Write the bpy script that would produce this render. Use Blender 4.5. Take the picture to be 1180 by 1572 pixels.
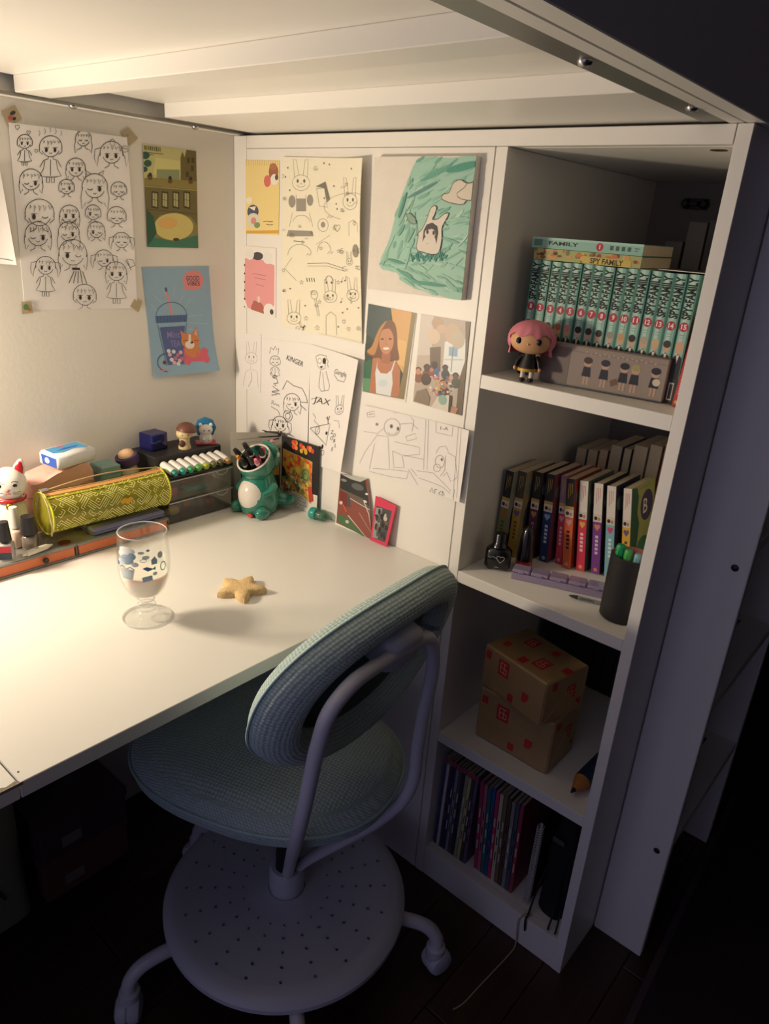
import bpy, math, random
from mathutils import Vector, Matrix, Euler
from mathutils.geometry import tessellate_polygon
random.seed(7)
scene = bpy.context.scene
COL = scene.collection
for o in list(bpy.data.objects):
    bpy.data.objects.remove(o)

# ------------------------------------------------------------------ camera
CAM = (1.2846685, -1.0135272, 1.3224901)
YAW, PITCH, ROLL, FPX = -0.6850006, -0.3785747, 0.0742769, 1108.2648
_f = Vector((math.sin(YAW)*math.cos(PITCH), math.cos(YAW)*math.cos(PITCH), math.sin(PITCH)))
_r0 = Vector((math.cos(YAW), -math.sin(YAW), 0)); _u0 = _r0.cross(_f)
_r = _r0*math.cos(ROLL)+_u0*math.sin(ROLL); _u = -_r0*math.sin(ROLL)+_u0*math.cos(ROLL)
cam_d = bpy.data.cameras.new('camera'); cam = bpy.data.objects.new('camera', cam_d)
COL.objects.link(cam)
cam_d.sensor_fit = 'HORIZONTAL'; cam_d.sensor_width = 36.0; cam_d.lens = FPX*36.0/1180.0
cam_d.clip_start = 0.01
cam.matrix_world = Matrix(((_r.x, _u.x, -_f.x, CAM[0]), (_r.y, _u.y, -_f.y, CAM[1]), (_r.z, _u.z, -_f.z, CAM[2]), (0, 0, 0, 1)))
scene.camera = cam

# ------------------------------------------------------------------ world, exposure
w = bpy.data.worlds.new('dim_room'); scene.world = w; w.use_nodes = True
w.node_tree.nodes['Background'].inputs[0].default_value = (0.275, 0.268, 0.45, 1)
w.node_tree.nodes['Background'].inputs[1].default_value = 1.12
scene.view_settings.view_transform = 'Standard'
scene.view_settings.look = 'None'
scene.view_settings.exposure = 0.0
scene.view_settings.gamma = 1.0
scene.view_settings.use_curve_mapping = False

LAMP_POS = Vector((0.05, -0.81, 1.10)); LAMP_DIR = Vector((0.74, 0.67, -0.10)).normalized()
LAMP_W = 5.8

# ------------------------------------------------------------------ colours and materials
def srgb(h):
    if isinstance(h, (tuple, list)): return tuple(h[:3])
    h = h.lstrip('#'); c = [int(h[i:i+2], 16)/255 for i in (0, 2, 4)]
    return tuple(x/12.92 if x <= .04045 else ((x+.055)/1.055)**2.4 for x in c)
MATS = {}
def mat(name, col, rough=.5, metal=0., var=.06, scale=40., bump=0., bscale=200., coat=0., emit=None, sss=0., spec=.5):
    if name in MATS: return MATS[name]
    m = bpy.data.materials.new(name); m.use_nodes = True; nt = m.node_tree; b = nt.nodes['Principled BSDF']
    c = srgb(col)
    tc = nt.nodes.new('ShaderNodeTexCoord'); nz = nt.nodes.new('ShaderNodeTexNoise')
    nz.inputs['Scale'].default_value = scale; nz.inputs['Detail'].default_value = 3
    nt.links.new(tc.outputs['Object'], nz.inputs['Vector'])
    mx = nt.nodes.new('ShaderNodeMix'); mx.data_type = 'RGBA'
    mx.inputs[6].default_value = tuple(max(0, x*(1-var)) for x in c)+(1,)
    mx.inputs[7].default_value = tuple(min(1, x*(1+var)) for x in c)+(1,)
    nt.links.new(nz.outputs[0], mx.inputs[0]); nt.links.new(mx.outputs[2], b.inputs['Base Color'])
    b.inputs['Roughness'].default_value = rough; b.inputs['Metallic'].default_value = metal
    b.inputs['Coat Weight'].default_value = coat; b.inputs['Specular IOR Level'].default_value = spec
    if sss:
        b.inputs['Subsurface Weight'].default_value = sss; b.inputs['Subsurface Scale'].default_value = .01
    if bump:
        n2 = nt.nodes.new('ShaderNodeTexNoise'); n2.inputs['Scale'].default_value = bscale
        nt.links.new(tc.outputs['Object'], n2.inputs['Vector'])
        bp = nt.nodes.new('ShaderNodeBump'); bp.inputs['Strength'].default_value = bump; bp.inputs['Distance'].default_value = .002
        nt.links.new(n2.outputs[0], bp.inputs['Height']); nt.links.new(bp.outputs[0], b.inputs['Normal'])
    if emit:
        b.inputs['Emission Color'].default_value = srgb(emit[0])+(1,); b.inputs['Emission Strength'].default_value = emit[1]
    MATS[name] = m
    return m
def clear(name, tint=(1, 1, 1), gloss_rough=.03, ior=1.45, body=None, body_mix=0.):
    """thin clear plastic or glass: passes tinted light, reflects by Fresnel, optional cloudy body"""
    if name in MATS: return MATS[name]
    m = bpy.data.materials.new(name); m.use_nodes = True; nt = m.node_tree; nt.nodes.clear()
    out = nt.nodes.new('ShaderNodeOutputMaterial')
    tr = nt.nodes.new('ShaderNodeBsdfTransparent'); tr.inputs[0].default_value = tuple(tint)+(1,)
    base = tr
    if body:
        df = nt.nodes.new('ShaderNodeBsdfPrincipled'); df.inputs['Base Color'].default_value = srgb(body)+(1,); df.inputs['Roughness'].default_value = .35
        nz = nt.nodes.new('ShaderNodeTexNoise'); nz.inputs['Scale'].default_value = 30
        mr = nt.nodes.new('ShaderNodeMapRange'); mr.inputs[3].default_value = body_mix*.85; mr.inputs[4].default_value = min(1, body_mix*1.15)
        nt.links.new(nz.outputs[0], mr.inputs[0])
        mb = nt.nodes.new('ShaderNodeMixShader'); nt.links.new(mr.outputs[0], mb.inputs[0])
        nt.links.new(tr.outputs[0], mb.inputs[1]); nt.links.new(df.outputs[0], mb.inputs[2]); base = mb
    gl = nt.nodes.new('ShaderNodeBsdfGlossy'); gl.inputs['Roughness'].default_value = gloss_rough
    lw = nt.nodes.new('ShaderNodeLayerWeight'); lw.inputs['Blend'].default_value = .5
    pw = nt.nodes.new('ShaderNodeMath'); pw.operation = 'POWER'; pw.inputs[1].default_value = 4.5; nt.links.new(lw.outputs['Facing'], pw.inputs[0])
    fr = nt.nodes.new('ShaderNodeMapRange'); fr.inputs[3].default_value = ((ior-1)/(ior+1))**2; fr.inputs[4].default_value = .75; nt.links.new(pw.outputs[0], fr.inputs[0])
    ms = nt.nodes.new('ShaderNodeMixShader')
    nt.links.new(fr.outputs[0], ms.inputs[0]); nt.links.new(base.outputs[0], ms.inputs[1]); nt.links.new(gl.outputs[0], ms.inputs[2])
    nt.links.new(ms.outputs[0], out.inputs['Surface'])
    MATS[name] = m
    return m
def ink_mat(name='print_ink', rough=.6):
    if name in MATS: return MATS[name]
    m = bpy.data.materials.new(name); m.use_nodes = True; nt = m.node_tree; b = nt.nodes['Principled BSDF']
    a = nt.nodes.new('ShaderNodeVertexColor'); a.layer_name = 'Col'
    nz = nt.nodes.new('ShaderNodeTexNoise'); nz.inputs['Scale'].default_value = 300
    hs = nt.nodes.new('ShaderNodeHueSaturation')
    mr = nt.nodes.new('ShaderNodeMapRange'); mr.inputs[3].default_value = .94; mr.inputs[4].default_value = 1.06
    nt.links.new(nz.outputs[0], mr.inputs[0]); nt.links.new(mr.outputs[0], hs.inputs['Value'])
    nt.links.new(a.outputs[0], hs.inputs['Color']); nt.links.new(hs.outputs[0], b.inputs['Base Color'])
    b.inputs['Roughness'].default_value = rough
    MATS[name] = m
    return m
def fabric_mat(name, col, cell=.0045):
    m = bpy.data.materials.new(name); m.use_nodes = True; nt = m.node_tree; b = nt.nodes['Principled BSDF']
    uv = nt.nodes.new('ShaderNodeUVMap'); vo = nt.nodes.new('ShaderNodeTexVoronoi'); vo.inputs['Scale'].default_value = 1/cell
    vo.inputs['Randomness'].default_value = .18
    nt.links.new(uv.outputs[0], vo.inputs['Vector'])
    c = srgb(col)
    mx = nt.nodes.new('ShaderNodeMix'); mx.data_type = 'RGBA'
    mx.inputs[6].default_value = c+(1,); mx.inputs[7].default_value = tuple(x*.62 for x in c)+(1,)
    mr = nt.nodes.new('ShaderNodeMapRange'); mr.inputs[1].default_value = .15; mr.inputs[2].default_value = .6
    nt.links.new(vo.outputs['Distance'], mr.inputs[0]); nt.links.new(mr.outputs[0], mx.inputs[0])
    nt.links.new(mx.outputs[2], b.inputs['Base Color'])
    bp = nt.nodes.new('ShaderNodeBump'); bp.invert = True; bp.inputs['Strength'].default_value = .9; bp.inputs['Distance'].default_value = .0025
    nt.links.new(vo.outputs['Distance'], bp.inputs['Height']); nt.links.new(bp.outputs[0], b.inputs['Normal'])
    b.inputs['Roughness'].default_value = .9; b.inputs['Sheen Weight'].default_value = .25
    MATS[name] = m
    return m
def wood_mat(name, a, bcol):
    m = bpy.data.materials.new(name); m.use_nodes = True; nt = m.node_tree; b = nt.nodes['Principled BSDF']
    tc = nt.nodes.new('ShaderNodeTexCoord'); oi = nt.nodes.new('ShaderNodeObjectInfo'); mp = nt.nodes.new('ShaderNodeMapping')
    mp.inputs['Scale'].default_value = (60, 3, 60)
    ad = nt.nodes.new('ShaderNodeVectorMath'); nt.links.new(tc.outputs['Object'], ad.inputs[0]); nt.links.new(oi.outputs['Random'], ad.inputs[1])
    nt.links.new(ad.outputs[0], mp.inputs['Vector'])
    nz = nt.nodes.new('ShaderNodeTexNoise'); nz.inputs['Scale'].default_value = 1.; nz.inputs['Detail'].default_value = 6
    nt.links.new(mp.outputs[0], nz.inputs['Vector'])
    mx = nt.nodes.new('ShaderNodeMix'); mx.data_type = 'RGBA'; mx.inputs[6].default_value = srgb(a)+(1,); mx.inputs[7].default_value = srgb(bcol)+(1,)
    nt.links.new(nz.outputs[0], mx.inputs[0]); nt.links.new(mx.outputs[2], b.inputs['Base Color'])
    b.inputs['Roughness'].default_value = .45
    MATS[name] = m
    return m
INK = ink_mat()
GLOSSINK = ink_mat('glossy_print', .42)
WHITE = mat('white_foil_board', '#efece6', .42, var=.015, scale=6)
WALL = mat('wall_paint', '#e6e2da', .75, var=.02, scale=5, bump=.08, bscale=120)
DESK = mat('desk_laminate', '#e8e6e0', .36, var=.012, scale=5)
WPLASTIC = mat('white_plastic', '#c9cbd6', .4, var=.02, scale=8)
WSTEEL = mat('white_steel', '#d4d3dd', .35, var=.02, scale=8)
BLACK = mat('black_plastic', '#15151a', .4)
STEEL = mat('bright_steel', '#b9b9b9', .28, metal=1.)
ZINC = mat('zinc_strip', '#8d8c88', .45, metal=.9, var=.1, scale=20)
PAPER = mat('paper', '#eeeae8', .8, var=.02, scale=60)
CREAM = mat('cream_paper', '#f1ead4', .8, var=.02, scale=60)
PAGES = mat('book_pages', '#cdbfa4', .85, var=.12, scale=150)
GLASS = clear('drinking_glass', (.985, .99, .985), .02, 1.6)
ACRYL = clear('clear_acrylic', (.93, .93, .92), .05, 1.45, '#c6c6c0', .22)
FOOTW = wood_mat('dark_parquet', '#2c180f', '#452819')

# ------------------------------------------------------------------ mesh builder
class MB:
    def __init__(s, M=None):
        s.v = []; s.f = []; s.mi = []; s.c = []; s.uv = None; s.M = M or Matrix(); s.hascol = False
    def add(s, vs, fs, col=None, mi=0):
        b = len(s.v)
        for p in vs:
            s.v.append(tuple(s.M @ Vector(p)))
        c = (srgb(col)+(1,)) if col is not None else (1, 1, 1, 1)
        if col is not None: s.hascol = True
        s.c += [c]*len(vs)
        for f in fs:
            s.f.append([b+i for i in f]); s.mi.append(mi)
        return b
    def box(s, x0, x1, y0, y1, z0, z1, bev=0., mi=0, col=None):
        if bev <= 0:
            vs = [(x, y, z) for z in (z0, z1) for y in (y0, y1) for x in (x0, x1)]
            s.add(vs, [(0, 2, 3, 1), (4, 5, 7, 6), (0, 1, 5, 4), (2, 6, 7, 3), (0, 4, 6, 2), (1, 3, 7, 5)], col, mi); return s
        b = min(bev, (x1-x0)/2.01, (y1-y0)/2.01, (z1-z0)/2.01)
        X = (x0, x1); Y = (y0, y1); Z = (z0, z1); vs = []; idx = {}
        for i in (0, 1):
            for j in (0, 1):
                for k in (0, 1):
                    sx, sy, sz = (1 if i == 0 else -1), (1 if j == 0 else -1), (1 if k == 0 else -1)
                    for a in range(3):
                        p = [X[i]+sx*b, Y[j]+sy*b, Z[k]+sz*b]; p[a] = (X[i], Y[j], Z[k])[a]
                        idx[(i, j, k, a)] = len(vs); vs.append(tuple(p))
        fs = []
        def q(*ks): fs.append([idx[k] for k in ks])
        for i in (0, 1):
            q((i, 0, 0, 0), (i, 1, 0, 0), (i, 1, 1, 0), (i, 0, 1, 0))
            q((0, i, 0, 1), (1, i, 0, 1), (1, i, 1, 1), (0, i, 1, 1))
            q((0, 0, i, 2), (1, 0, i, 2), (1, 1, i, 2), (0, 1, i, 2))
        for j in (0, 1):
            for k in (0, 1):
                q((0, j, k, 1), (1, j, k, 1), (1, j, k, 2), (0, j, k, 2))
                q((j, 0, k, 0), (j, 1, k, 0), (j, 1, k, 2), (j, 0, k, 2))
                q((j, k, 0, 0), (j, k, 1, 0), (j, k, 1, 1), (j, k, 0, 1))
        for i in (0, 1):
            for j in (0, 1):
                for k in (0, 1):
                    q((i, j, k, 0), (i, j, k, 1), (i, j, k, 2))
        s.add(vs, fs, col, mi); return s
    def tube(s, pts, r, n=12, closed=False, caps=True, mi=0, col=None):
        pts = [Vector(p) for p in pts]; N = len(pts); rs = r if isinstance(r, (list, tuple)) else [r]*N
        tang = []
        for i in range(N):
            a = pts[(i-1) % N] if (closed or i > 0) else pts[i]; b = pts[(i+1) % N] if (closed or i < N-1) else pts[i]
            tang.append((b-a).normalized())
        t0 = tang[0]; ref = Vector((0, 0, 1)) if abs(t0.z) < .9 else Vector((1, 0, 0))
        nrm = t0.cross(ref).normalized(); vs = []
        for i in range(N):
            if i: 
                nrm = (nrm - tang[i]*nrm.dot(tang[i])).normalized()
            bn = tang[i].cross(nrm)
            for k in range(n):
                a = 2*math.pi*k/n; vs.append(pts[i]+(nrm*math.cos(a)+bn*math.sin(a))*rs[i])
        fs = []
        for i in range(N if closed else N-1):
            i2 = (i+1) % N
            for k in range(n):
                fs.append((i*n+k, i*n+(k+1) % n, i2*n+(k+1) % n, i2*n+k))
        if caps and not closed:
            fs.append(tuple(range(n))[::-1]); fs.append(tuple((N-1)*n+k for k in range(n)))
        s.add(vs, fs, col, mi); return s
    def lathe(s, prof, n=32, c=(0, 0, 0), mi=0, col=None, sx=1., sy=1.):
        vs = []; fs = []; ring = []
        for r, z in prof:
            if r < 1e-6:
                ring.append([len(vs)]); vs.append((c[0], c[1], c[2]+z))
            else:
                ring.append(list(range(len(vs), len(vs)+n)))
                vs += [(c[0]+sx*r*math.cos(2*math.pi*k/n), c[1]+sy*r*math.sin(2*math.pi*k/n), c[2]+z) for k in range(n)]
        for a, b in zip(ring, ring[1:]):
            if len(a) == 1 and len(b) == 1: continue
            for k in range(n):
                k2 = (k+1) % n
                if len(a) == 1: fs.append((a[0], b[k2], b[k]))
                elif len(b) == 1: fs.append((a[k], a[k2], b[0]))
                else: fs.append((a[k], a[k2], b[k2], b[k]))
        s.add(vs, fs, col, mi); return s
    def ball(s, c, rx, ry=None, rz=None, n=20, m=12, mi=0, col=None, ex=1.):
        ry = ry or rx; rz = rz or rx
        old = s.M; s.M = old @ Matrix.Translation(c) @ Matrix.Diagonal((rx, ry, rz, 1))
        pr = []
        for i in range(m+1):
            a = -math.pi/2+math.pi*i/m; cz, cr = math.sin(a), math.cos(a)
            if ex != 1: cz = math.copysign(abs(cz)**ex, cz); cr = abs(cr)**ex
            pr.append((cr if 0 < i < m else 0, cz))
        s.lathe(pr, n, mi=mi, col=col); s.M = old; return s
    def prism(s, poly, z0, z1, mi=0, col=None):
        n = len(poly); vs = [(x, y, z0) for x, y in poly]+[(x, y, z1) for x, y in poly]
        tri = tessellate_polygon([[Vector((x, y, 0)) for x, y in poly]])
        fs = [tuple(t) for t in tri]+[tuple(i+n for i in t[::-1]) for t in tri]
        fs += [(i, (i+1) % n, (i+1) % n+n, i+n) for i in range(n)]
        s.add(vs, fs, col, mi); return s
    def grid(s, fn, nu, nv, closeu=False, mi=0, col=None):
        vs = [fn(i/nu, j/nv) for j in range(nv+1) for i in range(nu if closeu else nu+1)]
        W = nu if closeu else nu+1; fs = []
        for j in range(nv):
            for i in range(nu):
                i2 = (i+1) % W
                fs.append((j*W+i, j*W+i2, (j+1)*W+i2, (j+1)*W+i))
        s.add(vs, fs, col, mi); return s
    def mesh(s, name, mats, smooth=None):
        me = bpy.data.meshes.new(name); me.from_pydata(s.v, [], s.f)
        for m in (mats if isinstance(mats, (list, tuple)) else [mats]): me.materials.append(m)
        me.polygons.foreach_set('material_index', s.mi)
        if s.hascol:
            a = me.color_attributes.new('Col', 'FLOAT_COLOR', 'POINT')
            a.data.foreach_set('color', [x for c in s.c for x in c])
        if s.uv:
            l = me.uv_layers.new(name='UVMap')
            l.data.foreach_set('uv', [x for lp in me.loops for x in s.uv[lp.vertex_index]])
        me.validate(); me.update()
        import bmesh
        bm = bmesh.new(); bm.from_mesh(me); bmesh.ops.recalc_face_normals(bm, faces=bm.faces); bm.to_mesh(me); bm.free()
        if smooth is not None:
            me.shade_smooth()
            if smooth < 179: me.set_sharp_from_angle(angle=math.radians(smooth))
        return me
    def build(s, name, mats, parent=None, loc=None, smooth=None, label=None):
        o = bpy.data.objects.new(name, s.mesh(name, mats, smooth)); COL.objects.link(o)
        if parent: o.parent = parent
        if loc is not None: o.location = loc
        if label: o['label'] = label
        return o
def tag(o, label, cat, group=None):
    o['label'] = label; o['category'] = cat
    if group: o['group'] = group
    return o
def struct(o):
    o['kind'] = 'structure'; return o
def thing(name, label, cat, loc=(0, 0, 0), rz=0., group=None, rx=0., ry=0.):
    o = bpy.data.objects.new(name, None); COL.objects.link(o); o.empty_display_size = .02
    o.location = loc; o.rotation_euler = (rx, ry, rz)
    return tag(o, label, cat, group)
def copy_tree(o, parent=None):
    c = o.copy(); COL.objects.link(c); c.parent = parent
    for ch in list(o.children): copy_tree(ch, c)
    return c
def part(name, m, parent, *boxes, bev=.001, smooth=None):
    mb = MB()
    for b in boxes: mb.box(*b, bev=bev)
    return mb.build(name, m, parent, smooth=smooth)

# ------------------------------------------------------------------ photo measuring helper: pixel to a real plane of the room
def at(u, v, X=None, Y=None, z=None):
    d = _f+_r*((u-590)/FPX)-_u*((v-786)/FPX); c = Vector(CAM)
    t = (X-c.x)/d.x if X is not None else ((Y-c.y)/d.y if Y is not None else (z-c.z)/d.z)
    return c+d*t

# ------------------------------------------------------------------ flat print: strokes, fills and lettering laid on a sheet
TEXTCACHE = {}
def text_mesh(st, bold=0., shear=0.):
    k = (st, bold, shear)
    if k in TEXTCACHE: return TEXTCACHE[k]
    cu = bpy.data.curves.new('t', 'FONT'); cu.body = st; cu.size = 1; cu.offset = bold; cu.shear = shear
    cu.resolution_u = 3; cu.fill_mode = 'FRONT'
    ob = bpy.data.objects.new('t', cu); me = bpy.data.meshes.new_from_object(ob)
    vs = [(p.co.x, p.co.y) for p in me.vertices]; fs = [tuple(p.vertices) for p in me.polygons]
    bpy.data.objects.remove(ob); bpy.data.curves.remove(cu); bpy.data.meshes.remove(me)
    xs = [p[0] for p in vs] or [0, 1]; ys = [p[1] for p in vs] or [0, 1]
    bb = (min(xs), max(xs), min(ys), max(ys)); TEXTCACHE[k] = (vs, fs, bb)
    return TEXTCACHE[k]
def smooth2(P, k=5):
    n = len(P); out = []
    for i in range(n):
        a, b, c, d = P[i-1], P[i], P[(i+1) % n], P[(i+2) % n]
        for j in range(k):
            t = j/k
            out.append(tuple(.5*((2*b[q])+(c[q]-a[q])*t+(2*a[q]-5*b[q]+4*c[q]-d[q])*t*t+(3*b[q]-a[q]-3*c[q]+d[q])*t**3) for q in (0, 1)))
    return out
def inside(p, P):
    r = False
    for (x0, y0), (x1, y1) in zip(P, P[1:]+P[:1]):
        if (y0 > p[1]) != (y1 > p[1]) and p[0] < (x1-x0)*(p[1]-y0)/(y1-y0)+x0: r = not r
    return r
class Sheet:
    """a sheet of paper or card given by four corners (top left, top right, bottom right, bottom left)"""
    def __init__(s, tl, tr, br, bl, curl=None, thick=.0004, lift=.0006):
        s.tl, s.tr, s.br, s.bl = [Vector(p) for p in (tl, tr, br, bl)]
        s.n = (s.bl-s.tl).cross(s.tr-s.tl).normalized()
        if s.n.dot(Vector(CAM)-s.tl) < 0: s.n = -s.n
        s.curl = curl; s.thick = thick; s.lift = lift
        s.w = (s.tr-s.tl).length; s.h = (s.bl-s.tl).length
        s.c = (s.tl+s.tr+s.br+s.bl)/4
        s.mb = MB(); s.lay = 0; s.tol = .05 if curl else 9
        s.pre = lambda p: p
    def S(s, u, v, h=0.):
        p = s.tl*(1-u)*(1-v)+s.tr*u*(1-v)+s.br*u*v+s.bl*(1-u)*v
        return p+s.n*(s.lift+(s.curl(u, v) if s.curl else 0)+h)-s.c
    def crop(s, x0, y0, sc, **plane):
        """take coordinates measured in an enlarged view of the photo, return sheet u,v"""
        ex, ey = s.tr-s.tl, s.bl-s.tl
        a, b, c = ex.dot(ex), ex.dot(ey), ey.dot(ey); det = a*c-b*b
        def f(p):
            d = at(x0+p[0]/sc, y0+p[1]/sc, **plane)-s.tl; p1, p2 = d.dot(ex), d.dot(ey)
            return ((c*p1-b*p2)/det, (a*p2-b*p1)/det)
        s.pre = f; return s
    def _tri(s, pts, tris, col):
        s.lay += 1; h = .00025+s.lay*8e-6
        out = []
        def rec(a, b, c, d=0):
            L = max(math.dist(a, b), math.dist(b, c), math.dist(c, a))
            if L > s.tol and d < 5:
                ab, bc, ca = [((p[0]+q[0])/2, (p[1]+q[1])/2) for p, q in ((a, b), (b, c), (c, a))]
                for t in ((a, ab, ca), (ab, b, bc), (ca, bc, c), (ab, bc, ca)): rec(*t, d+1)
            else: out.append((a, b, c))
        for t in tris: rec(pts[t[0]], pts[t[1]], pts[t[2]])
        idx = {}; vs = []; fs = []
        for t in out:
            f = []
            for p in t:
                p = (min(1, max(0, p[0])), min(1, max(0, p[1])))
                if p not in idx: idx[p] = len(vs); vs.append(s.S(p[0], p[1], h))
                f.append(idx[p])
            if len(set(f)) == 3: fs.append(f)
        s.mb.add(vs, fs, col)
    def poly(s, pts, col):
        pts = [s.pre(p) for p in pts]
        tri = tessellate_polygon([[Vector((x, y, 0)) for x, y in pts]])
        s._tri(pts, tri, col); return s
    def ell(s, cx, cy, rx, ry=None, col='#000000', n=18, rot=0.):
        ry = rx if ry is None else ry; ca, sa = math.cos(rot), math.sin(rot)
        return s.poly([(cx+rx*math.cos(a)*ca-ry*math.sin(a)*sa, cy+rx*math.cos(a)*sa+ry*math.sin(a)*ca) for a in (2*math.pi*k/n for k in range(n))], col)
    def line(s, pts, wd, col='#2b2522', closed=False):
        """wd in metres"""
        pts = [s.pre(p) for p in pts]
        if closed: pts = pts+[pts[0]]
        P = [(p[0]*s.w, p[1]*s.h) for p in pts]; s.lay += 1; h = .00025+s.lay*8e-6
        if s.tol < 1:
            Q = [P[0]]
            for a, b in zip(P, P[1:]):
                k = max(1, int(math.dist(a, b)/.012))
                Q += [(a[0]+(b[0]-a[0])*i/k, a[1]+(b[1]-a[1])*i/k) for i in range(1, k+1)]
            P = Q
        vs = []; fs = []
        for i, p in enumerate(P):
            a = P[max(0, i-1)]; b = P[min(len(P)-1, i+1)]; dx, dy = b[0]-a[0], b[1]-a[1]; L = math.hypot(dx, dy) or 1
            for sg in (1, -1):
                u = (p[0]-sg*dy/L*wd/2)/s.w; v = (p[1]+sg*dx/L*wd/2)/s.h
                vs.append(s.S(min(1, max(0, u)), min(1, max(0, v)), h))
            if i: fs.append((2*i-2, 2*i, 2*i+1, 2*i-1))
        s.mb.add(vs, fs, col); return s
    def arc(s, cx, cy, rx, ry, a0, a1, wd, col='#2b2522', n=14, rot=0.):
        ca, sa = math.cos(rot), math.sin(rot); P = []
        for k in range(n+1):
            a = math.radians(a0+(a1-a0)*k/n); x, y = rx*math.cos(a), ry*math.sin(a)
            P.append((cx+x*ca-y*sa, cy+x*sa+y*ca))
        return s.line(P, wd, col)
    def text(s, st, cx, cy, height, col='#222222', rot=0., bold=0., xs=1., metres=False, width=None):
        """centred at cx,cy (pre-space); cap height and optional width in pre-space units unless metres"""
        vs, fs, bb = text_mesh(st, bold)
        if not vs: return s
        sc = height/(bb[3]-bb[2]); sxx = sc*xs if width is None else width/(bb[1]-bb[0])
        mx, my = (bb[0]+bb[1])/2, (bb[2]+bb[3])/2; ca, sa = math.cos(rot), math.sin(rot); P = []
        c0 = s.pre((cx, cy))
        for x, y in vs:
            x, y = (x-mx)*sxx, -(y-my)*sc; x, y = x*ca-y*sa, x*sa+y*ca
            P.append((c0[0]+x/s.w, c0[1]+y/s.h) if metres else s.pre((cx+x, cy+y)))
        s._tri(P, [t for f in fs for t in ([f] if len(f) == 3 else [(f[0], f[i], f[i+1]) for i in range(1, len(f)-1)])], col)
        return s
    def paper_mb(s, nu=None, nv=None):
        nu = nu or (14 if s.curl else 1); nv = nv or (18 if s.curl else 1)
        mb = MB(); W = nu+1
        vs = [s.S(i/nu, j/nv) for j in range(nv+1) for i in range(W)]; K = len(vs)
        vs += [s.S(i/nu, j/nv, -s.thick) for j in range(nv+1) for i in range(W)]; fs = []
        for j in range(nv):
            for i in range(nu):
                a = (j*W+i, j*W+i+1, (j+1)*W+i+1, (j+1)*W+i); fs.append(a); fs.append(tuple(K+x for x in a[::-1]))
        rim = [i for i in range(W)]+[j*W+nu for j in range(1, nv+1)]+[nv*W+i for i in range(nu-1, -1, -1)]+[j*W for j in range(nv-1, 0, -1)]
        for a, b in zip(rim, rim[1:]+rim[:1]): fs.append((a, b, K+b, K+a))
        mb.add(vs, fs); return mb
    def finish(s, name, m, label, cat, group=None, ink=None, parent=None, pname='print'):
        o = s.paper_mb().build(name, m, parent, loc=s.c, smooth=30)
        if label: tag(o, label, cat, group)
        if s.mb.f: s.mb.build(pname, ink or INK, o)
        return o
# ================================================================== THE SETTING
XS, XO, XR, XE = .6194, .6399, .9596, .9785
ZRT, ZRB, DZ = 1.4642, 1.4418, .74
S1, S2, S3, S4 = 1.1036, .7429, .3811, .0735
wl = struct(MB().box(-.08, 0, -2.2, 1.8, 0, 2.5).build('wall_left', WALL))
DARKW = mat('dim_far_wall', '#57504e', .8, var=.05, scale=3)  # darkened so the unlit far room stays dim under ambient light
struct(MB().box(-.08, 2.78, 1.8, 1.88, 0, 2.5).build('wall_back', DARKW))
struct(MB().box(-.08, .25, -2.28, -2.2, 0, 2.5).box(1.65, 2.78, -2.28, -2.2, 0, 2.5).box(.25, 1.65, -2.28, -2.2, 2.25, 2.5).build('wall_front', DARKW))   # unseen wall added; its opening limits and aims the blue ambient light
struct(MB().box(.19, .25, -2.2, -2.185, 0, 2.31).box(1.65, 1.71, -2.2, -2.185, 0, 2.31).box(.25, 1.65, -2.2, -2.185, 2.25, 2.31).build('trim_1', WHITE))  # unseen trim around the added opening
struct(MB().box(2.7, 2.78, -2.2, 1.8, 0, 2.5).build('wall_right', DARKW))  # unseen dark wall, added to cut ambient light on the bed side
struct(MB().box(-.08, 2.78, -2.2, 1.88, 2.5, 2.58).build('ceiling', WALL))  # unseen, added to shut out ambient light from above
fl = struct(MB().box(-.08, 2.78, -2.2, 1.88, -.05, -.012).build('floor', mat('subfloor', '#0f0906', .8)))
pk = MB().box(-.0585, .0585, -.4985, .4985, -.012, 0, bev=.0012).mesh('plank', FOOTW)
for i in range(23):
    for j in range(5):
        if 0.06+i*.118 > 2.68: continue
        o = bpy.data.objects.new('plank', pk); COL.objects.link(o); o.parent = fl
        o.location = (.0595+i*.118, -1.7+j*1.0-(.33*(i % 3)) + .3, 0)

# ================================================================== LOFT BED
bed = thing('loft_bed', 'white loft bed built over the desk and shelves', 'bed')
part('corner_post', WHITE, bed, (.0005, .0385, 0, .02, .0, ZRT))
part('end_panel', WHITE, bed, (.0393, XS-.0022, .0004, .0184, 0, ZRB-.0008), bev=.0006)
part('end_rail', WHITE, bed, (.0393, XR-.0012, 0, .02, ZRB, ZRT), bev=.0008)
part('deck_board', WHITE, bed, (.035, .915, -1.42, .6, 1.492, 1.51))
for k, (y0, y1) in enumerate(((-.19, .05), (-.44, -.385), (-.80, -.745), (-1.16, -1.105))):
    part('cross_beam', WHITE, bed, (.034 if k else .05, .915, y0, y1, 1.469, 1.492))
part('wall_rail', WHITE, bed, (.001, .016, -1.42, .6, ZRT+.0006, 1.6))
part('metal_strip', ZINC, bed, (.016, .031, -1.42, .6, ZRT+.0015, 1.469), bev=.0004)
part('metal_strip', ZINC, bed, (.917, .9475, -1.42, .6, 1.466, 1.469), bev=.0004)
part('side_rail', WHITE, bed, (.948, .9668, -1.42, .6, ZRT+.0006, 1.62))
part('guard_board', WHITE, bed, (.9684, .990, -1.42, .6, ZRT+.0006, 1.86))
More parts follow.
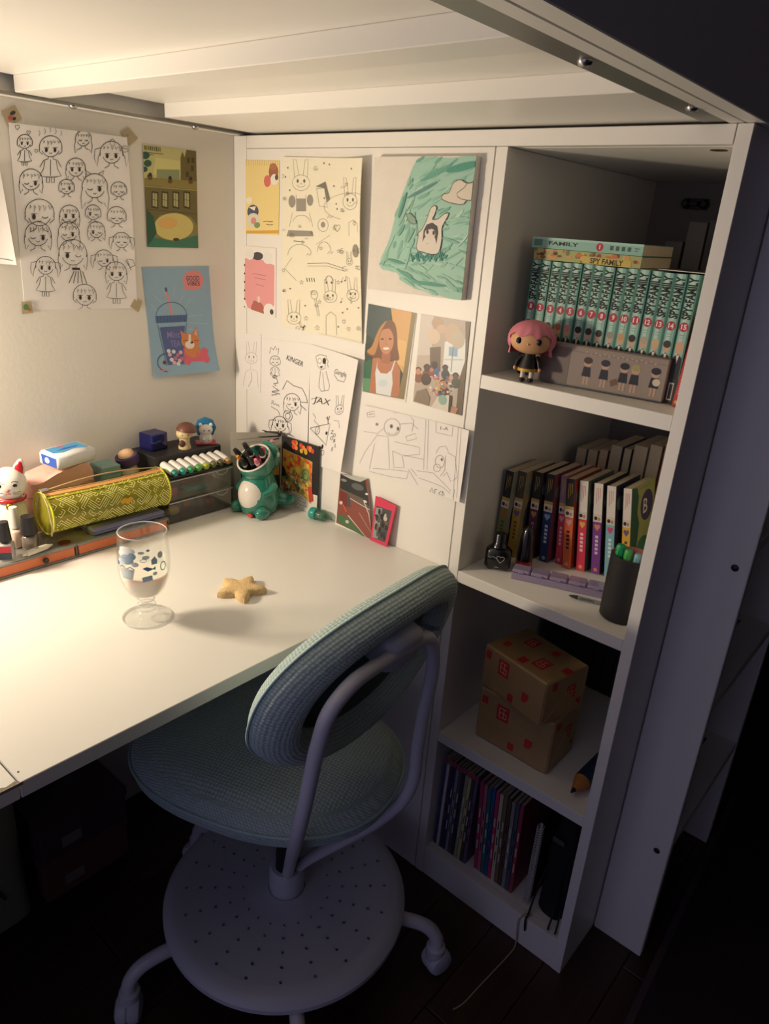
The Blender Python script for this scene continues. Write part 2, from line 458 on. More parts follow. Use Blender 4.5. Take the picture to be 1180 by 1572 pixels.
def bolt(x, y, z):
    mb = MB(); mb.lathe([(0, -.0045), (.0035, -.0045), (.006, -.003), (.0072, 0), (.0072, .001)], 16, (x, y, z))
    mb.box(x-.0035, x+.0035, y-.0006, y+.0006, z-.0048, z-.0044)
    return mb.build('bolt', STEEL, bed, smooth=40)
for x, y in ((.934, -.355), (.941, -.107), (.934, -.85)): bolt(x, y, 1.4655)
for y in (-.3434, -.1075, -.8): bolt(.0235, y, 1.4655)

# ================================================================== SHELF UNIT
unit = thing('shelf_unit', 'tall white open shelf unit of four compartments built into the loft bed', 'shelf unit')
UD = .585
part('side_board', WHITE, unit, (XS, XO, 0, UD, 0, ZRB-.0006), bev=.0007)
part('side_board', WHITE, unit, (XR, XE, 0, UD, 0, ZRT), bev=.0007)
for zt, zb in ((S1, 1.081), (S2, .7208), (S3, .3577)):
    part('shelf_board', WHITE, unit, (XO+.0003, XR-.0003, .0006, UD-.012, zb, zt), bev=.0007)
part('bottom_board', WHITE, unit, (XO+.0003, XR-.0003, .0208, UD-.012, S4-.02, S4), bev=.0007)
part('plinth', WHITE, unit, (XO+.0003, XR-.0003, .0006, .0202, .0005, S4), bev=.0007)
part('top_board', WHITE, unit, (XO+.0003, XR-.0003, .0206, UD-.012, ZRB-.0005, ZRT-.002), bev=.0007)
part('back_board', mat('grey_hardboard', '#948d86', .7), unit, (XO+.0003, XR-.0003, UD-.011, UD-.005, .03, ZRT-.003), bev=0)
mb = MB(); mb.lathe([(0, 0), (.011, 0), (.011, -.0006), (0, -.0006)], 16, (.925, .055, ZRB-.0006))
mb.build('screw_hole_cover', mat('brown_cap', '#4a3a30', .5), unit)
# a metal corner bracket high at the back of the top compartment
br = MB(); br.box(.706, .754, UD-.016, UD-.0125, 1.392, 1.412, bev=.001); br.box(.722, .738, UD-.034, UD-.016, 1.398, 1.406, bev=.001)
for x in (.712, .748): br.M = Matrix.Translation((x, UD-.016, 1.402)) @ Matrix.Rotation(math.pi/2, 4, 'X'); br.lathe([(.009, -.001), (.009, .008), (.005, .012), (0, .012)], 12); br.M = Matrix()
br.build('corner_bracket', mat('dark_metal', '#4a4543', .35, metal=.7), unit)

# ================================================================== DESK
desk = thing('desk', 'wide white desk top fixed along the wall under the loft bed', 'desk')
seam = at(22, 1194, z=DZ).y
part('desk_top', DESK, desk, (.002, .6185, seam+.0006, -.0008, .7186, DZ), bev=.0009)
part('desk_top', DESK, desk, (.002, .6185, -1.40, seam-.0006, .7186, DZ-.0006), bev=.0009)
part('support_panel', WHITE, desk, (.03, .55, -1.39, -1.37, 0, .718))
part('wall_batten', WHITE, desk, (.001, .022, -1.36, -.03, .66, .718))
random.seed(3)
chip = MB(); y0 = seam
pts = [(.6186, y0+.004), (.612, y0-.002), (.6145, y0-.012), (.609, y0-.022), (.6125, y0-.034), (.6105, y0-.05), (.6186, y0-.06)]
chip.prism(pts, DZ-.004, DZ-.0002)
chip.build('chipped_edge', mat('bare_chipboard', '#8f8577', .9, var=.5, scale=500), desk)
MB().lathe([(0, 0), (.0012, 0), (.0012, .0003), (0, .0003)], 8, tuple(at(28, 1185, z=DZ+.0001))).build('scratch_mark', BLACK, desk)

# ================================================================== LADDER
lad = thing('ladder', 'white wooden bed ladder with flat side boards and broad treads beside the shelf unit', 'ladder')
part('side_board', WHITE, lad, (.9805, 1.080, .145, .164, 0, ZRT), bev=.0015)
part('side_board', WHITE, lad, (.9805, 1.080, .545, .564, 0, ZRT), bev=.0015)
for zt in (.297, .602, .905, 1.21):
    st = part('tread', WHITE, lad, (.985, 1.079, .1645, .5445, zt-.022, zt), bev=.0015)
    mb = MB(); mb.box(.99, 1.025, .20, .51, zt, zt+.0022, bev=.001); mb.build('dark_slot', BLACK, st)  # black strip stands in for the dark hand slot in the tread
for zt in (.266, .858, 1.16):
    MB(Matrix.Translation((1.058, .145, zt)) @ Matrix.Rotation(math.pi/2, 4, 'X')).lathe([(0, .0015), (.003, .0015), (.006, .0005), (.0062, -.001)], 14).build('screw', BLACK, lad, smooth=40)

# ================================================================== DESK LAMP (the light of the place, just left of the view)
lamp = thing('desk_lamp', 'white LED desk lamp lighting the desk', 'lamp', (.06, -.95, DZ))
lb = MB(); lb.lathe([(0, 0), (.055, 0), (.055, .012), (.045, .016), (.01, .018), (0, .018)], 28)
lb.build('base', WPLASTIC, lamp, smooth=40)
lp = LAMP_POS-Vector((.06, -.95, DZ))-LAMP_DIR*.02
MB().tube([(0, 0, .015), (-.005, -.02, .12), (-.01, 0, .22), tuple(lp*.6+Vector((-.004, -.01, .11))), tuple(lp)], .006, 10).build('arm', WPLASTIC, lamp, smooth=60)
Q = LAMP_DIR.to_track_quat('Z', 'Y').to_matrix().to_4x4()
MB(Matrix.Translation(lp) @ Q).lathe([(0, -.012), (.05, -.01), (.066, 0), (.068, .016), (.064, .016), (.062, .008), (0, .008)], 32).build('head', WPLASTIC, lamp, smooth=40)
ld = bpy.data.lights.new('lamp_light', 'AREA'); ld.shape = 'DISK'; ld.size = .11; ld.energy = LAMP_W; ld.color = (1., .83, .61)
lo = bpy.data.objects.new('lamp_light', ld); COL.objects.link(lo)
lo.parent = lamp; lo.matrix_local = Matrix.Translation(lp+LAMP_DIR*.019) @ (-LAMP_DIR).to_track_quat('Z', 'Y').to_matrix().to_4x4()

# ================================================================== SWIVEL CHAIR
FAB = fabric_mat('aqua_knit', '#cbe3e0', .0060)
CX, CY = .554, -.326
ch = thing('swivel_chair', 'light blue knit swivel chair with oval back and white round perforated foot plate', 'chair', (CX, CY, 0), 0.)
def oval(t, e=2.25):
    c, s_ = math.cos(t), math.sin(t)
    return math.copysign(abs(c)**(2/e), c), math.copysign(abs(s_)**(2/e), s_)
def pad(name, prof, place, parent, m=FAB, n=96, polar=False):
    """prof: list of (ring scale, offset); place(a,b,off)->xyz with a,b in -1..1"""
    mb = MB(); uv = []; vs = []; fs = []
    arcl = 0; last = None
    for r, off in prof:
        if last: arcl += math.hypot((r-last[0])*.2, off-last[1])
        last = (r, off)
        for k in range(n):
            a, b = oval(2*math.pi*k/n); p = place(a*r, b*r, off); vs.append(p)
            if m is FAB and polar: uv.append((2*math.pi*k/n*.19, arcl))
            elif m is FAB: uv.append((a*r*.249+(off if r > .9 else 0), b*r*.197+(off if r > .9 else 0)))
            else: uv.append((0, 0))
    for i in range(len(prof)-1):
        for k in range(n):
            fs.append((i*n+k, i*n+(k+1) % n, (i+1)*n+(k+1) % n, (i+1)*n+k))
    fs.append(tuple(range(n))); fs.append(tuple((len(prof)-1)*n+k for k in range(n)))
    mb.add(vs, fs); mb.uv = uv
    return mb.build(name, m, parent, smooth=50)
def dense(pr, k=4):
    out = []
    for (r0, o0), (r1, o1) in zip(pr, pr[1:]):
        for i in range(k): out.append((r0+(r1-r0)*i/k, o0+(o1-o0)*i/k))
    return out+[pr[-1]]
# seat: local x is along the chair (minus x towards the desk)
def seat_place(a, b, off):
    x, y = a*.247, b*.190; c, s_ = math.cos(.34), math.sin(.34)
    return (-.066+x*c-y*s_, .006+x*s_+y*c, .455+off-.010*(a*a+b*b)-.02*max(0, -a)**2)
seat = pad('seat', dense([(.02, .034), (.5, .034), (.8, .030), (.93, .018), (.99, .002), (1.0, -.012), (.985, -.026), (.93, -.036), (.8, -.04), (.02, -.04)]), seat_place, ch)
sp = [seat_place(*[x*1.003 for x in oval(2*math.pi*k/90)], -.004) for k in range(90)]
MB().tube(sp, .0028, 8, closed=True).build('piping', mat('aqua_piping', '#b4d2d0', .8), seat, smooth=60)
MB().lathe([(0, .37), (.06, .375), (.09, .39), (.10, .404), (0, .406)], 28, (-.02, 0, 0)).build('seat_plate', WPLASTIC, ch, smooth=40)
# backrest
BC = Vector((.150, .002, .731)); REC = .30
def back_place(a, b, off):
    wy = a*.215; hz = b*.142
    n = off-.030*a*a*1.0-.004*b*b
    x = BC.x+hz*math.sin(REC)+n*math.cos(REC); z = BC.z+hz*math.cos(REC)-n*math.sin(REC)
    c, s_ = math.cos(.08), math.sin(.08)
    return (BC.x+(x+.012-BC.x)*c-wy*s_, BC.y+wy*c+(x+.012-BC.x)*s_, z)
prof = dense([(.02, -.024), (.5, -.028), (.82, -.024), (.94, -.014), (.995, .0), (1.0, .009), (.988, .022), (.94, .034), (.86, .039), (.77, .036), (.71, .026), (.68, .012), (.67, .002), (.65, .0)], 3)
back = pad('backrest', prof, back_place, ch, polar=True)
sp = [back_place(*[x*1.004 for x in oval(2*math.pi*k/90)], .004) for k in range(90)]
MB().tube(sp, .0022, 8, closed=True).build('piping', MATS['aqua_piping'], back, smooth=60)
pad('back_shell', dense([(.675, -.006), (.675, .003), (.63, .007), (.02, .010)], 3), back_place, back, mat('grey_green_felt', '#4f605d', .9, bump=.3, bscale=300))
# bracket and the two bent tubes
M = Matrix.Translation((.214, -.004, .785)) @ Matrix.Rotation(REC, 4, 'Y')
bk = MB(M); bk.box(-.036, .018, -.036, .036, -.030, .030, bev=.010)
bk.build('bracket', WPLASTIC, back, smooth=60)
def spline(P, k=8):
    P = [Vector(p) for p in P]; Q = [P[0]*2-P[1]]+P+[P[-1]*2-P[-2]]; out = []
    for i in range(1, len(Q)-2):
        a, b, c, d = Q[i-1:i+3]
        for j in range(k):
            t = j/k; out.append(.5*((2*b)+(c-a)*t+(2*a-5*b+4*c-d)*t*t+(3*b-a-3*c+d)*t**3))
    out.append(P[-1]); return out
for P in ([(0.012, -0.01, 0.205), (0.026, -0.0205, 0.2357), (0.086, -0.0722, 0.35), (0.151, -0.1283, 0.4664), (0.188, -0.1564, 0.5484), (0.203, -0.1618, 0.6047), (0.212, -0.161, 0.6609), (0.221, -0.1606, 0.7107), (0.231, -0.1539, 0.7622), (0.234, -0.1184, 0.7892), (0.228, -0.0623, 0.7891), (0.224, -0.004, 0.787)],
          [(.012, .010, .205), (.04, .02, .245), (.15, .07, .375), (.188, .098, .45), (.192, .102, .543), (.196, .102, .611), (.208, .096, .695), (.217, .073, .757), (.223, .04, .784), (.224, -.004, .787)]):
    MB().tube(spline(P), .0105, 14).build('back_tube', WSTEEL, ch, smooth=60)
# column, hub and foot plate
MB().lathe([(.030, .152), (.033, .158), (.033, .205), (.029, .213), (.022, .214), (.022, .20)], 28).build('hub', WPLASTIC, ch, smooth=40)
MB().lathe([(0, .05), (.021, .05), (.021, .375), (0, .375)], 24).build('column', BLACK, ch, smooth=40)
R0 = .223; ZP = .158
rings = [.080, .105, .131, .158, .184]
def plate():
    """round plate with real drilled holes: quads around square-ish holes"""
    mb = MB(); n = 100
    outer = [(.190, ZP+.000), (.205, ZP-.001), (.216, ZP-.005), (R0, ZP-.013), (R0, ZP-.022), (R0-.004, ZP-.022), (.216, ZP-.012), (.20, ZP-.006)]
    inner = [(.034, ZP+.004), (.05, ZP+.001), (.072, ZP)]
    mb.lathe(inner, n); mb.lathe(outer, n)
    # perforated ring from .072 to .190: each ring band split in radial strips
    edges = [.072]+[(a+b)/2 for a, b in zip(rings, rings[1:])]+[.190]
    for bi, rr in enumerate(rings):
        r0, r1 = edges[bi], edges[bi+1]; K = 16
        for k in range(n):
            a0, a1 = 2*math.pi*k/n, 2*math.pi*(k+1)/n
            step = n//20 if True else 0
            if k % 5 == 2:
                hr = .0031; ac = (a0+a1)/2; cx, cy = rr*math.cos(ac), rr*math.sin(ac); er = (math.cos(ac), math.sin(ac)); et = (-er[1], er[0])
                frame = []
                A = [r0+(r1-r0)*0, r1]
                crn = [(r0, a0), (r1, a0), (r1, a1), (r0, a1)]
                cp = [(r*math.cos(a), r*math.sin(a), ZP) for r, a in crn]
                hole = []
                hw = min(hr, rr*(a1-a0)/2*.86)
                for j in range(12):
                    t = math.radians(225+j*30); hole.append((cx+er[0]*hw*math.cos(t)*1.0+et[0]*hw*math.sin(t), cy+er[1]*hw*math.cos(t)+et[1]*hw*math.sin(t), ZP))
                vs = cp+hole+[(x, y, ZP-.006) for x, y, z in hole]
                fs = []
                for c in range(4):
                    base = c*3
                    for j in range(3): fs.append((c, 4+(base+j) % 12, 4+(base+j+1) % 12))
                    fs.append((c, 4+(base+3) % 12, (c+1) % 4))
                fs += [(4+j, 4+(j+1) % 12, 16+(j+1) % 12, 16+j) for j in range(12)]
                mb.add(vs, fs)
            else:
                mb.add([(r0*math.cos(a0), r0*math.sin(a0), ZP), (r0*math.cos(a1), r0*math.sin(a1), ZP), (r1*math.cos(a1), r1*math.sin(a1), ZP), (r1*math.cos(a0), r1*math.sin(a0), ZP)], [(0, 1, 2, 3)])
    return mb
plate().build('foot_plate', WPLASTIC, ch, smooth=35)
MB().lathe([(0, ZP-.012), (.205, ZP-.012), (.205, ZP-.016), (0, ZP-.016)], 48).build('hole_shade_disc', BLACK, ch)  # black disc added under the plate so the drilled holes look dark
# five bent legs with castors
ANG = [math.radians(37.4+72*k)-.05 for k in range(5)]
legp = spline([(.02, 0, .105), (.12, 0, .118), (.20, 0, .122), (.262, 0, .112), (.288, 0, .085), (.290, 0, .058)], 6)
lm = MB().tube(legp, .0125, 14).mesh('leg', WSTEEL, 60)
cm = MB(); cm.lathe([(0, .030), (.014, .030), (.018, .036), (.018, .062), (.013, .066), (0, .066)], 20)
fork = cm.mesh('castor_fork', WSTEEL, 40)
wm = MB(Matrix.Rotation(math.pi/2, 4, 'X'))
wm.lathe([(0, -.022), (.016, -.022), (.022, -.019), (.025, -.012), (.025, -.003), (.022, 0), (.025, .003), (.025, .012), (.022, .019), (.016, .022), (0, .022)], 28)
whl = wm.mesh('castor', WPLASTIC, 35)
for k, a in enumerate(ANG):
    l = bpy.data.objects.new('leg', lm); COL.objects.link(l); l.parent = ch; l.rotation_euler = (0, 0, a)
    f = bpy.data.objects.new('castor_fork', fork); COL.objects.link(f); f.parent = l; f.location = (.290, 0, 0)
    c = bpy.data.objects.new('castor', whl); COL.objects.link(c); c.parent = l; c.location = (.290+.004, .004, .025); c.rotation_euler = (0, 0, (.7, 1.9, .3, 1.2, 2.4)[k])
# ================================================================== PAPERS ON THE LEFT WALL (plane X = 0)
def wq(*px): return [at(u, v, X=0.) for u, v in px]
def pq(*px, Y=0.): return [at(u, v, Y=Y) for u, v in px]
INKC = '#2e2826'; GREY = '#6d6862'; LGREY = '#9a948a'
TAPE = clear('washi_tape', (.85, .82, .75), .3, 1.3, '#cbb996', .7)
def tape(sheet_o, pts3, marks, nrm):
    """small strip of tape over a corner; pts3 = 4 world corners"""
    s = Sheet(*pts3, lift=.0022, thick=.0003)
    s.n = nrm
    for m in marks: s.ell(*m)
    o = s.paper_mb().build('tape', TAPE, sheet_o, loc=s.c-sheet_o.location)
    if s.mb.f: s.mb.build('tape_print', INK, o)
def chibi(s, cx, cy, r, body=0, hair=0, wd=.0010, col=INKC, rnd=random):
    """a generic doodled big-headed girl"""
    L = lambda *p: s.line([(cx+a*r, cy+b*r) for a, b in p], wd, col)
    tl = rnd.uniform(-.08, .08)
    s.arc(cx, cy, r*.78, r*.82, 20, 160, wd, col)
    s.arc(cx, cy-.05*r, r*1.0, r*1.0, 165, 375, wd*1.15, col)
    for k in range(5):
        a = -.7+k*.34+rnd.uniform(-.06, .06); L((a*.9, -.62), (a+.05, -.3+rnd.uniform(-.1, .15)), (a+.16, -.55))
    if hair == 0:
        L((-1, -.1), (-1.05, .5), (-.9, 1.15), (-.72, .8)); L((1, -.1), (1.05, .5), (.95, 1.15), (.74, .8))
    elif hair == 1:
        L((-.98, -.1), (-1.0, .35), (-.7, .62)); L((.98, -.1), (1.0, .35), (.7, .62))
    elif hair == 2:
        for q in (-1, 1): L((q*.9, -.5), (q*1.45, -.35), (q*1.5, .4), (q*1.25, 1.1), (q*1.15, .3), (q*.95, -.1))
    else:
        L((-.95, 0), (-1.1, .8), (-1.0, 1.7), (-.7, 1.2)); L((.95, 0), (1.1, .8), (1.0, 1.7), (.7, 1.2))
        L((-.6, -.9), (-.75, -1.3), (-.25, -1.0)); L((.6, -.9), (.75, -1.3), (.25, -1.0))
    for q in (-1, 1):
        if rnd.random() < .55:
            s.ell(cx+q*.38*r, cy+(.18+tl)*r, r*.13, r*.2, col=col, n=10)
            L((q*.38-.2, -.02+tl), (q*.38+.2, -.04+tl))
        else:
            s.arc(cx+q*.38*r, cy+(.12+tl)*r, r*.2, r*.14, 10, 170, wd*1.3, col, 6)
    s.arc(cx, cy+.42*r, r*.14, r*.1, 20, 160, wd, col, 5)
    if body:
        L((-.2, .8), (-.22, 1.0), (-.62, 1.15), (-.95, 1.75)); L((.2, .8), (.22, 1.0), (.62, 1.15), (.95, 1.75))
        L((-.5, 1.2), (-.62, 1.9), (-.95, 2.5), (-.4, 2.62), (.4, 2.62), (.95, 2.5), (.62, 1.9), (.5, 1.2)); L((0, 1.05), (0, 2.5))
        L((-.32, 2.62), (-.34, 3.1), (-.1, 3.1), (-.08, 2.62)); L((.32, 2.62), (.34, 3.1), (.1, 3.1), (.08, 2.62))
    else:
        L((-.2, .8), (-.25, 1.05), (-.6, 1.25)); L((.2, .8), (.25, 1.05), (.6, 1.25))
def heart(s, cx, cy, r, wd=.0008, col=INKC):
    s.line([(cx+r*(.82*math.sin(t)**3), cy-r*(.8*math.cos(t)-.3*math.cos(2*t)-.12*math.cos(3*t))) for t in (2*math.pi*k/14 for k in range(15))], wd, col)
random.seed(11)
WN = Vector((1, 0, 0)); PN = Vector((0, -1, 0))
q = wq((12, 188), (193, 211), (210, 473), (38, 476))
sh = Sheet(*q, curl=lambda u, v: .006*(1-v)**2*(.4+.6*math.sin(math.pi*u))+.004*max(0, u-.75)*4*(.3+.7*math.sin(math.pi*v)))
sh.crop(0, 160, 5.13, X=0.)
for i, (x, y, r, b, h) in enumerate([(185, 300, 48, 1, 1), (385, 340, 72, 1, 1), (640, 275, 52, 0, 3), (862, 385, 74, 0, 2), (235, 600, 72, 0, 0), (580, 500, 62, 0, 0), (508, 650, 50, 0, 1), (728, 645, 82, 0, 3), (912, 665, 50, 0, 1)]):
    chibi(sh, x, y, r*1.22, b, h)
for x, y, r in ((125, 180, 22), (212, 222, 18), (272, 365, 16)): heart(sh, x, y, r)
for k in range(5): sh.line([(292+k*42, 270-abs(k-2)*-14-50), (300+k*42, 235-abs(k-2)*-10-30), (292+k*42, 205-abs(k-2)*-16-30)], .0008, GREY)
sh.arc(870, 300, 20, 26, 0, 360, .0008, GREY); sh.arc(965, 350, 30, 24, 0, 360, .0008, GREY)
sh.crop(0, 320, 5.13, X=0.)
for i, (x, y, r, b, h) in enumerate([(300, 40, 92, 0, 1), (530, 45, 62, 0, 0), (712, 25, 50, 0, 1), (892, 45, 58, 0, 1), (288, 205, 82, 0, 0), (522, 180, 66, 0, 3), (735, 160, 54, 0, 0), (925, 235, 52, 0, 2), (345, 450, 62, 1, 2), (552, 345, 88, 0, 0), (790, 380, 56, 0, 2), (880, 480, 64, 1, 0), (640, 672, 72, 0, 1)]):
    chibi(sh, x, y, r*1.22, b, h)
for k in range(5): sh.line([(520+k*34, 575), (560+k*16, 480)], .0014, INKC)
sh.poly([(545, 452), (605, 452), (605, 470), (545, 470)], INKC)
sh.line([(950, 385), (985, 440), (1020, 420), (1005, 380), (960, 375), (990, 460)], .0012, INKC)
o = sh.finish('doodle_poster', PAPER, 'large white sheet of inked cartoon girl doodles taped to the left wall', 'drawing')
tape(o, wq((1, 170), (22, 161), (33, 182), (12, 195)), [(.35, .6, .16, .16, '#c4574f'), (.62, .4, .2, .12, '#3b3b36'), (.55, .75, .12, .1, '#333333')], WN)
tape(o, wq((184, 203), (196, 195), (211, 212), (198, 224)), [(.4, .4, .1, .1, '#a29575')], WN)
tape(o, wq((32, 463), (47, 463), (50, 480), (33, 482)), [(.4, .45, .25, .25, '#5a8a5a'), (.7, .7, .12, .12, '#b0713f')], WN)
tape(o, wq((199, 470), (206, 457), (218, 462), (212, 479)), [], WN)
# sheet cut by the left edge of the view
q = wq((-38, 255), (-2, 258), (21, 406), (-18, 404))
sh = Sheet(*q, curl=lambda u, v: .010*u*u*(.3+v*.7))
sh.line([(.1, .93), (.9, .955)], .0008, GREY); sh.line([(.1, .55), (.4, .56)], .0006, LGREY)
sh.finish('paper_sheet', PAPER, 'nearly blank white sheet at the far left beside the doodle poster', 'paper')

# postcard of an old stone bridge
q = wq((218, 221), (300, 232), (303.5, 381), (225, 379))
sh = Sheet(*q, thick=.0012, lift=.0016); sh.crop(0, 150, 3.278, X=0.)
sh.poly([(715, 232), (985, 268), (995, 757), (737, 750)], '#8a8353')
sh.poly([(715, 232), (985, 268), (985, 420), (722, 405)], '#c9c487'); sh.poly([(780, 300), (985, 330), (985, 400), (770, 385)], '#d8d28c')
sh.poly([(785, 360), (900, 362), (900, 415), (785, 408)], '#8e9a72')
sh.poly([(905, 300), (915, 270), (925, 300), (935, 262), (985, 268), (987, 440), (905, 420)], '#6d6238')
for x, y in ((945, 300), (965, 340), (940, 370), (968, 300)): sh.poly([(x-8, y), (x+6, y+2), (x+6, y+30), (x-8, y+28)], '#4a3d22')
sh.poly([(722, 405), (750, 400), (985, 420), (987, 462), (722, 440)], '#91854a')
sh.poly([(722, 440), (987, 462), (987, 640), (960, 600), (880, 575), (800, 590), (760, 650), (735, 700)], '#6f6740')
for x in (775, 825, 880, 935):
    sh.poly([(x-16, 470), (x+18, 474), (x+18, 560), (x-16, 552)], '#3f3a22'); sh.poly([(x-10, 478), (x+12, 482), (x+12, 550), (x-10, 544)], '#b3ae7c')
    sh.line([(x, 478), (x, 548)], .0007, '#3f3a22'); sh.line([(x-10, 512), (x+12, 516)], .0007, '#3f3a22')
sh.line([(722, 445), (987, 466)], .0012, '#b7ac6a'); sh.line([(735, 560), (987, 585)], .0009, '#4d4527')
sh.ell(870, 648, 98, 68, '#d7c97c', 26); sh.ell(840, 630, 50, 30, '#e2b66c', 18)
sh.poly([(737, 700), (800, 708), (870, 722), (990, 690), (994, 757), (737, 750)], '#3f7a62')
sh.poly([(735, 560), (770, 600), (785, 680), (760, 720), (737, 745)], '#2c5a45')
for x, y, r in ((728, 290, 22), (740, 330, 20), (724, 360, 16), (750, 395, 14)): sh.ell(x, y, r, r*.9, '#2d5b48', 9)
for x, y in ((752, 388), (852, 405), (955, 408)): sh.ell(x, y, 9, 12, '#3a2a1c', 9); sh.ell(x, y+16, 12, 10, '#6a4a30', 8)
sh.ell(882, 712, 16, 8, '#4a3a22', 9)
for k in range(9): sh.line([(726+k*9.5, 240+k*1.2), (727+k*9.5, 262+k*1.2)], .0014 if k % 3 else .002, '#2a2c20')
sh.line([(728, 275), (818, 284)], .001, '#4a4a34'); sh.line([(728, 284), (770, 289)], .0008, '#4a4a34')
sh.finish('bridge_postcard', mat('card_stock', '#c9c1ac', .7), 'dark green and gold illustrated postcard of a covered stone bridge', 'postcard')

# bubble tea poster
q = wq((217, 410), (320, 408.5), (330, 567), (235, 578.6))
sh = Sheet(*q, curl=lambda u, v: .012*max(0, v-.55)**2*4*(.5+u)+.006*max(0, u-.7)*v); sh.crop(0, 150, 3.278, X=0.)
sh.poly([(712, 852), (1050, 847), (1082, 1368), (770, 1405)], '#93b4cc')
PK = '#e58f8f'
sh.ell(970, 918, 52, 50, PK, 20); sh.poly([(930, 940), (925, 972), (960, 955)], PK)
sh.text('GOOD', 968, 908, 24, '#31505e', bold=.015, width=66); sh.text('VIBES', 972, 934, 22, '#31505e', bold=.015, width=66)
for a0, a1 in (((770, 990), (820, 1040)), ((815, 960), (845, 1010)), ((880, 950), (870, 1000)), ((930, 985), (900, 1030)), ((960, 1010), (930, 1055)), ((940, 1100), (1020, 1090)), ((950, 1130), (1045, 1135)), ((945, 1160), (1000, 1170)), ((760, 1040), (790, 1080))):
    sh.line([a0, a1], .0007, '#b9d2d8')
sh.line([(832, 955), (866, 1100)], .0042, PK); sh.line([(832, 955), (836, 975)], .0046, '#3f5f7f')
sh.arc(862, 1098, 78, 70, 182, 358, .0012, '#2f4b66'); sh.poly([(780, 1098), (942, 1090), (940, 1125), (784, 1135)], '#4f6c9a')
for k in range(9): sh.line([(790+k*17, 1100), (792+k*17, 1128)], .0009, '#2f4b66')
sh.poly([(802, 1155), (930, 1145), (915, 1335), (838, 1342)], '#54659c'); sh.line([(792, 1140), (832, 1345)], .0011, '#2f4b66'); sh.line([(938, 1132), (918, 1340)], .0011, '#2f4b66')
sh.text('Mint', 872, 1190, 34, '#8f7fb8', rot=-.06, bold=.012, width=66); sh.text('TEA', 880, 1235, 32, '#8f7fb8', rot=-.06, bold=.012, width=50)
for i, (x, y) in enumerate([(850, 1290), (870, 1275), (890, 1292), (905, 1278), (858, 1315), (878, 1308), (898, 1318), (845, 1272), (910, 1308), (870, 1330), (890, 1334)]): sh.ell(x, y, 10, 10, ('#e9b7bb', '#dfe5ea', '#c77c92')[i % 3], 10)
sh.arc(835, 1330, 48, 45, 90, 260, .002, '#3d5878'); sh.ell(822, 1330, 10, 10, '#7a4338', 9); sh.line([(790, 1355), (805, 1372), (840, 1362)], .002, PK)
sh.poly([(918, 1258), (940, 1252), (965, 1278), (1005, 1270), (1018, 1250), (1040, 1262), (1036, 1288), (1046, 1310), (1030, 1328), (1010, 1318), (955, 1322), (940, 1340), (918, 1330), (922, 1300)], '#e0697d')
sh.ell(965, 1270, 40, 32, '#dd8a52', 14)
sh.ell(955, 1222, 46, 40, '#dd8a52', 18); sh.poly([(915, 1215), (905, 1168), (940, 1192)], '#dd8a52'); sh.poly([(968, 1190), (985, 1148), (998, 1200)], '#dd8a52'); sh.poly([(975, 1188), (985, 1160), (992, 1195)], '#e8b0a0')
sh.ell(952, 1240, 24, 20, '#f3e6d8', 12); sh.poly([(948, 1188), (958, 1188), (960, 1230), (946, 1230)], '#f3e6d8'); sh.ell(962, 1228, 8, 6, '#2b2522', 8)
for x in (930, 985): sh.arc(x, 1225, 10, 8, 200, 340, .0009, INKC, 5)
sh.finish('bubble_tea_poster', mat('blue_poster_paper', '#93b4cc', .6), 'blue poster of an iced drink cup and a small corgi, curling off the wall', 'poster')

# ================================================================== PAPERS ON THE WHITE PANEL (plane Y = 0)
q = pq((377, 246), (429.5, 246.5), (428, 361), (377.6, 358.6))
sh = Sheet(*q, thick=.0008); sh.crop(360, 200, 2.95, Y=0.)
sh.poly([(51, 136), (205, 138), (200, 475), (53, 468)], '#efd894'); sh.poly([(53, 455), (201, 460), (200, 475), (53, 468)], '#d9a84e')
for k in range(15): sh.line([(56+k*10, 136), (56+k*10, 160)], .0009, '#c79a3e')
sh.ell(178, 190, 22, 38, '#a8674c', 12); sh.ell(176, 165, 17, 16, '#b4785a', 11); sh.ell(150, 232, 16, 28, '#d9706a', 10); sh.ell(182, 225, 18, 26, '#efe8de', 11); sh.ell(192, 215, 8, 14, '#5a5a5e', 8)
sh.ell(85, 370, 26, 32, '#55586b', 13); sh.ell(86, 410, 30, 34, '#dcd9c4', 13); sh.ell(88, 412, 13, 16, '#d7918a', 9); sh.ell(68, 318, 14, 16, '#f2ead8', 10); sh.ell(104, 432, 14, 14, '#7f9a6a', 9); sh.poly([(66, 350), (98, 346), (92, 366)], '#ece8dd')
for y in (418, 432): sh.line([(132+(y-418), y), (150, y-2), (160, y+2), (176, y+1)], .0012, '#5a4522')
sh.finish('animal_notecard', mat('yellow_card', '#efd894', .7), 'yellow note card with cartoon animals and spiral edge print', 'card')
q = pq((373.6, 377), (424, 381), (423.4, 488), (374, 471))
sh = Sheet(*q, thick=.0008); sh.crop(360, 200, 2.95, Y=0.)
sh.poly([(40, 522), (190, 535), (187, 850), (42, 800)], '#eeeae2'); sh.poly([(48, 580), (90, 565), (140, 590), (182, 605), (180, 770), (150, 835), (100, 832), (60, 800), (46, 760)], '#e79ea0')
sh.ell(105, 568, 26, 18, '#4d4a4c', 11); sh.ell(70, 560, 20, 26, '#e9e5df', 11); sh.ell(152, 575, 24, 26, '#e9e5df', 11); sh.ell(105, 800, 30, 36, '#b5695c', 13); sh.ell(157, 798, 26, 32, '#efe8e0', 12); sh.ell(168, 800, 9, 12, '#4a4648', 8); sh.ell(110, 755, 7, 16, '#e6d0c4', 8); sh.ell(92, 772, 9, 9, '#b5695c', 8)
for k, y in enumerate((645, 662, 690)): sh.line([(82+k*8, y), (145-k*6, y+6)], .0008, '#a8585e')
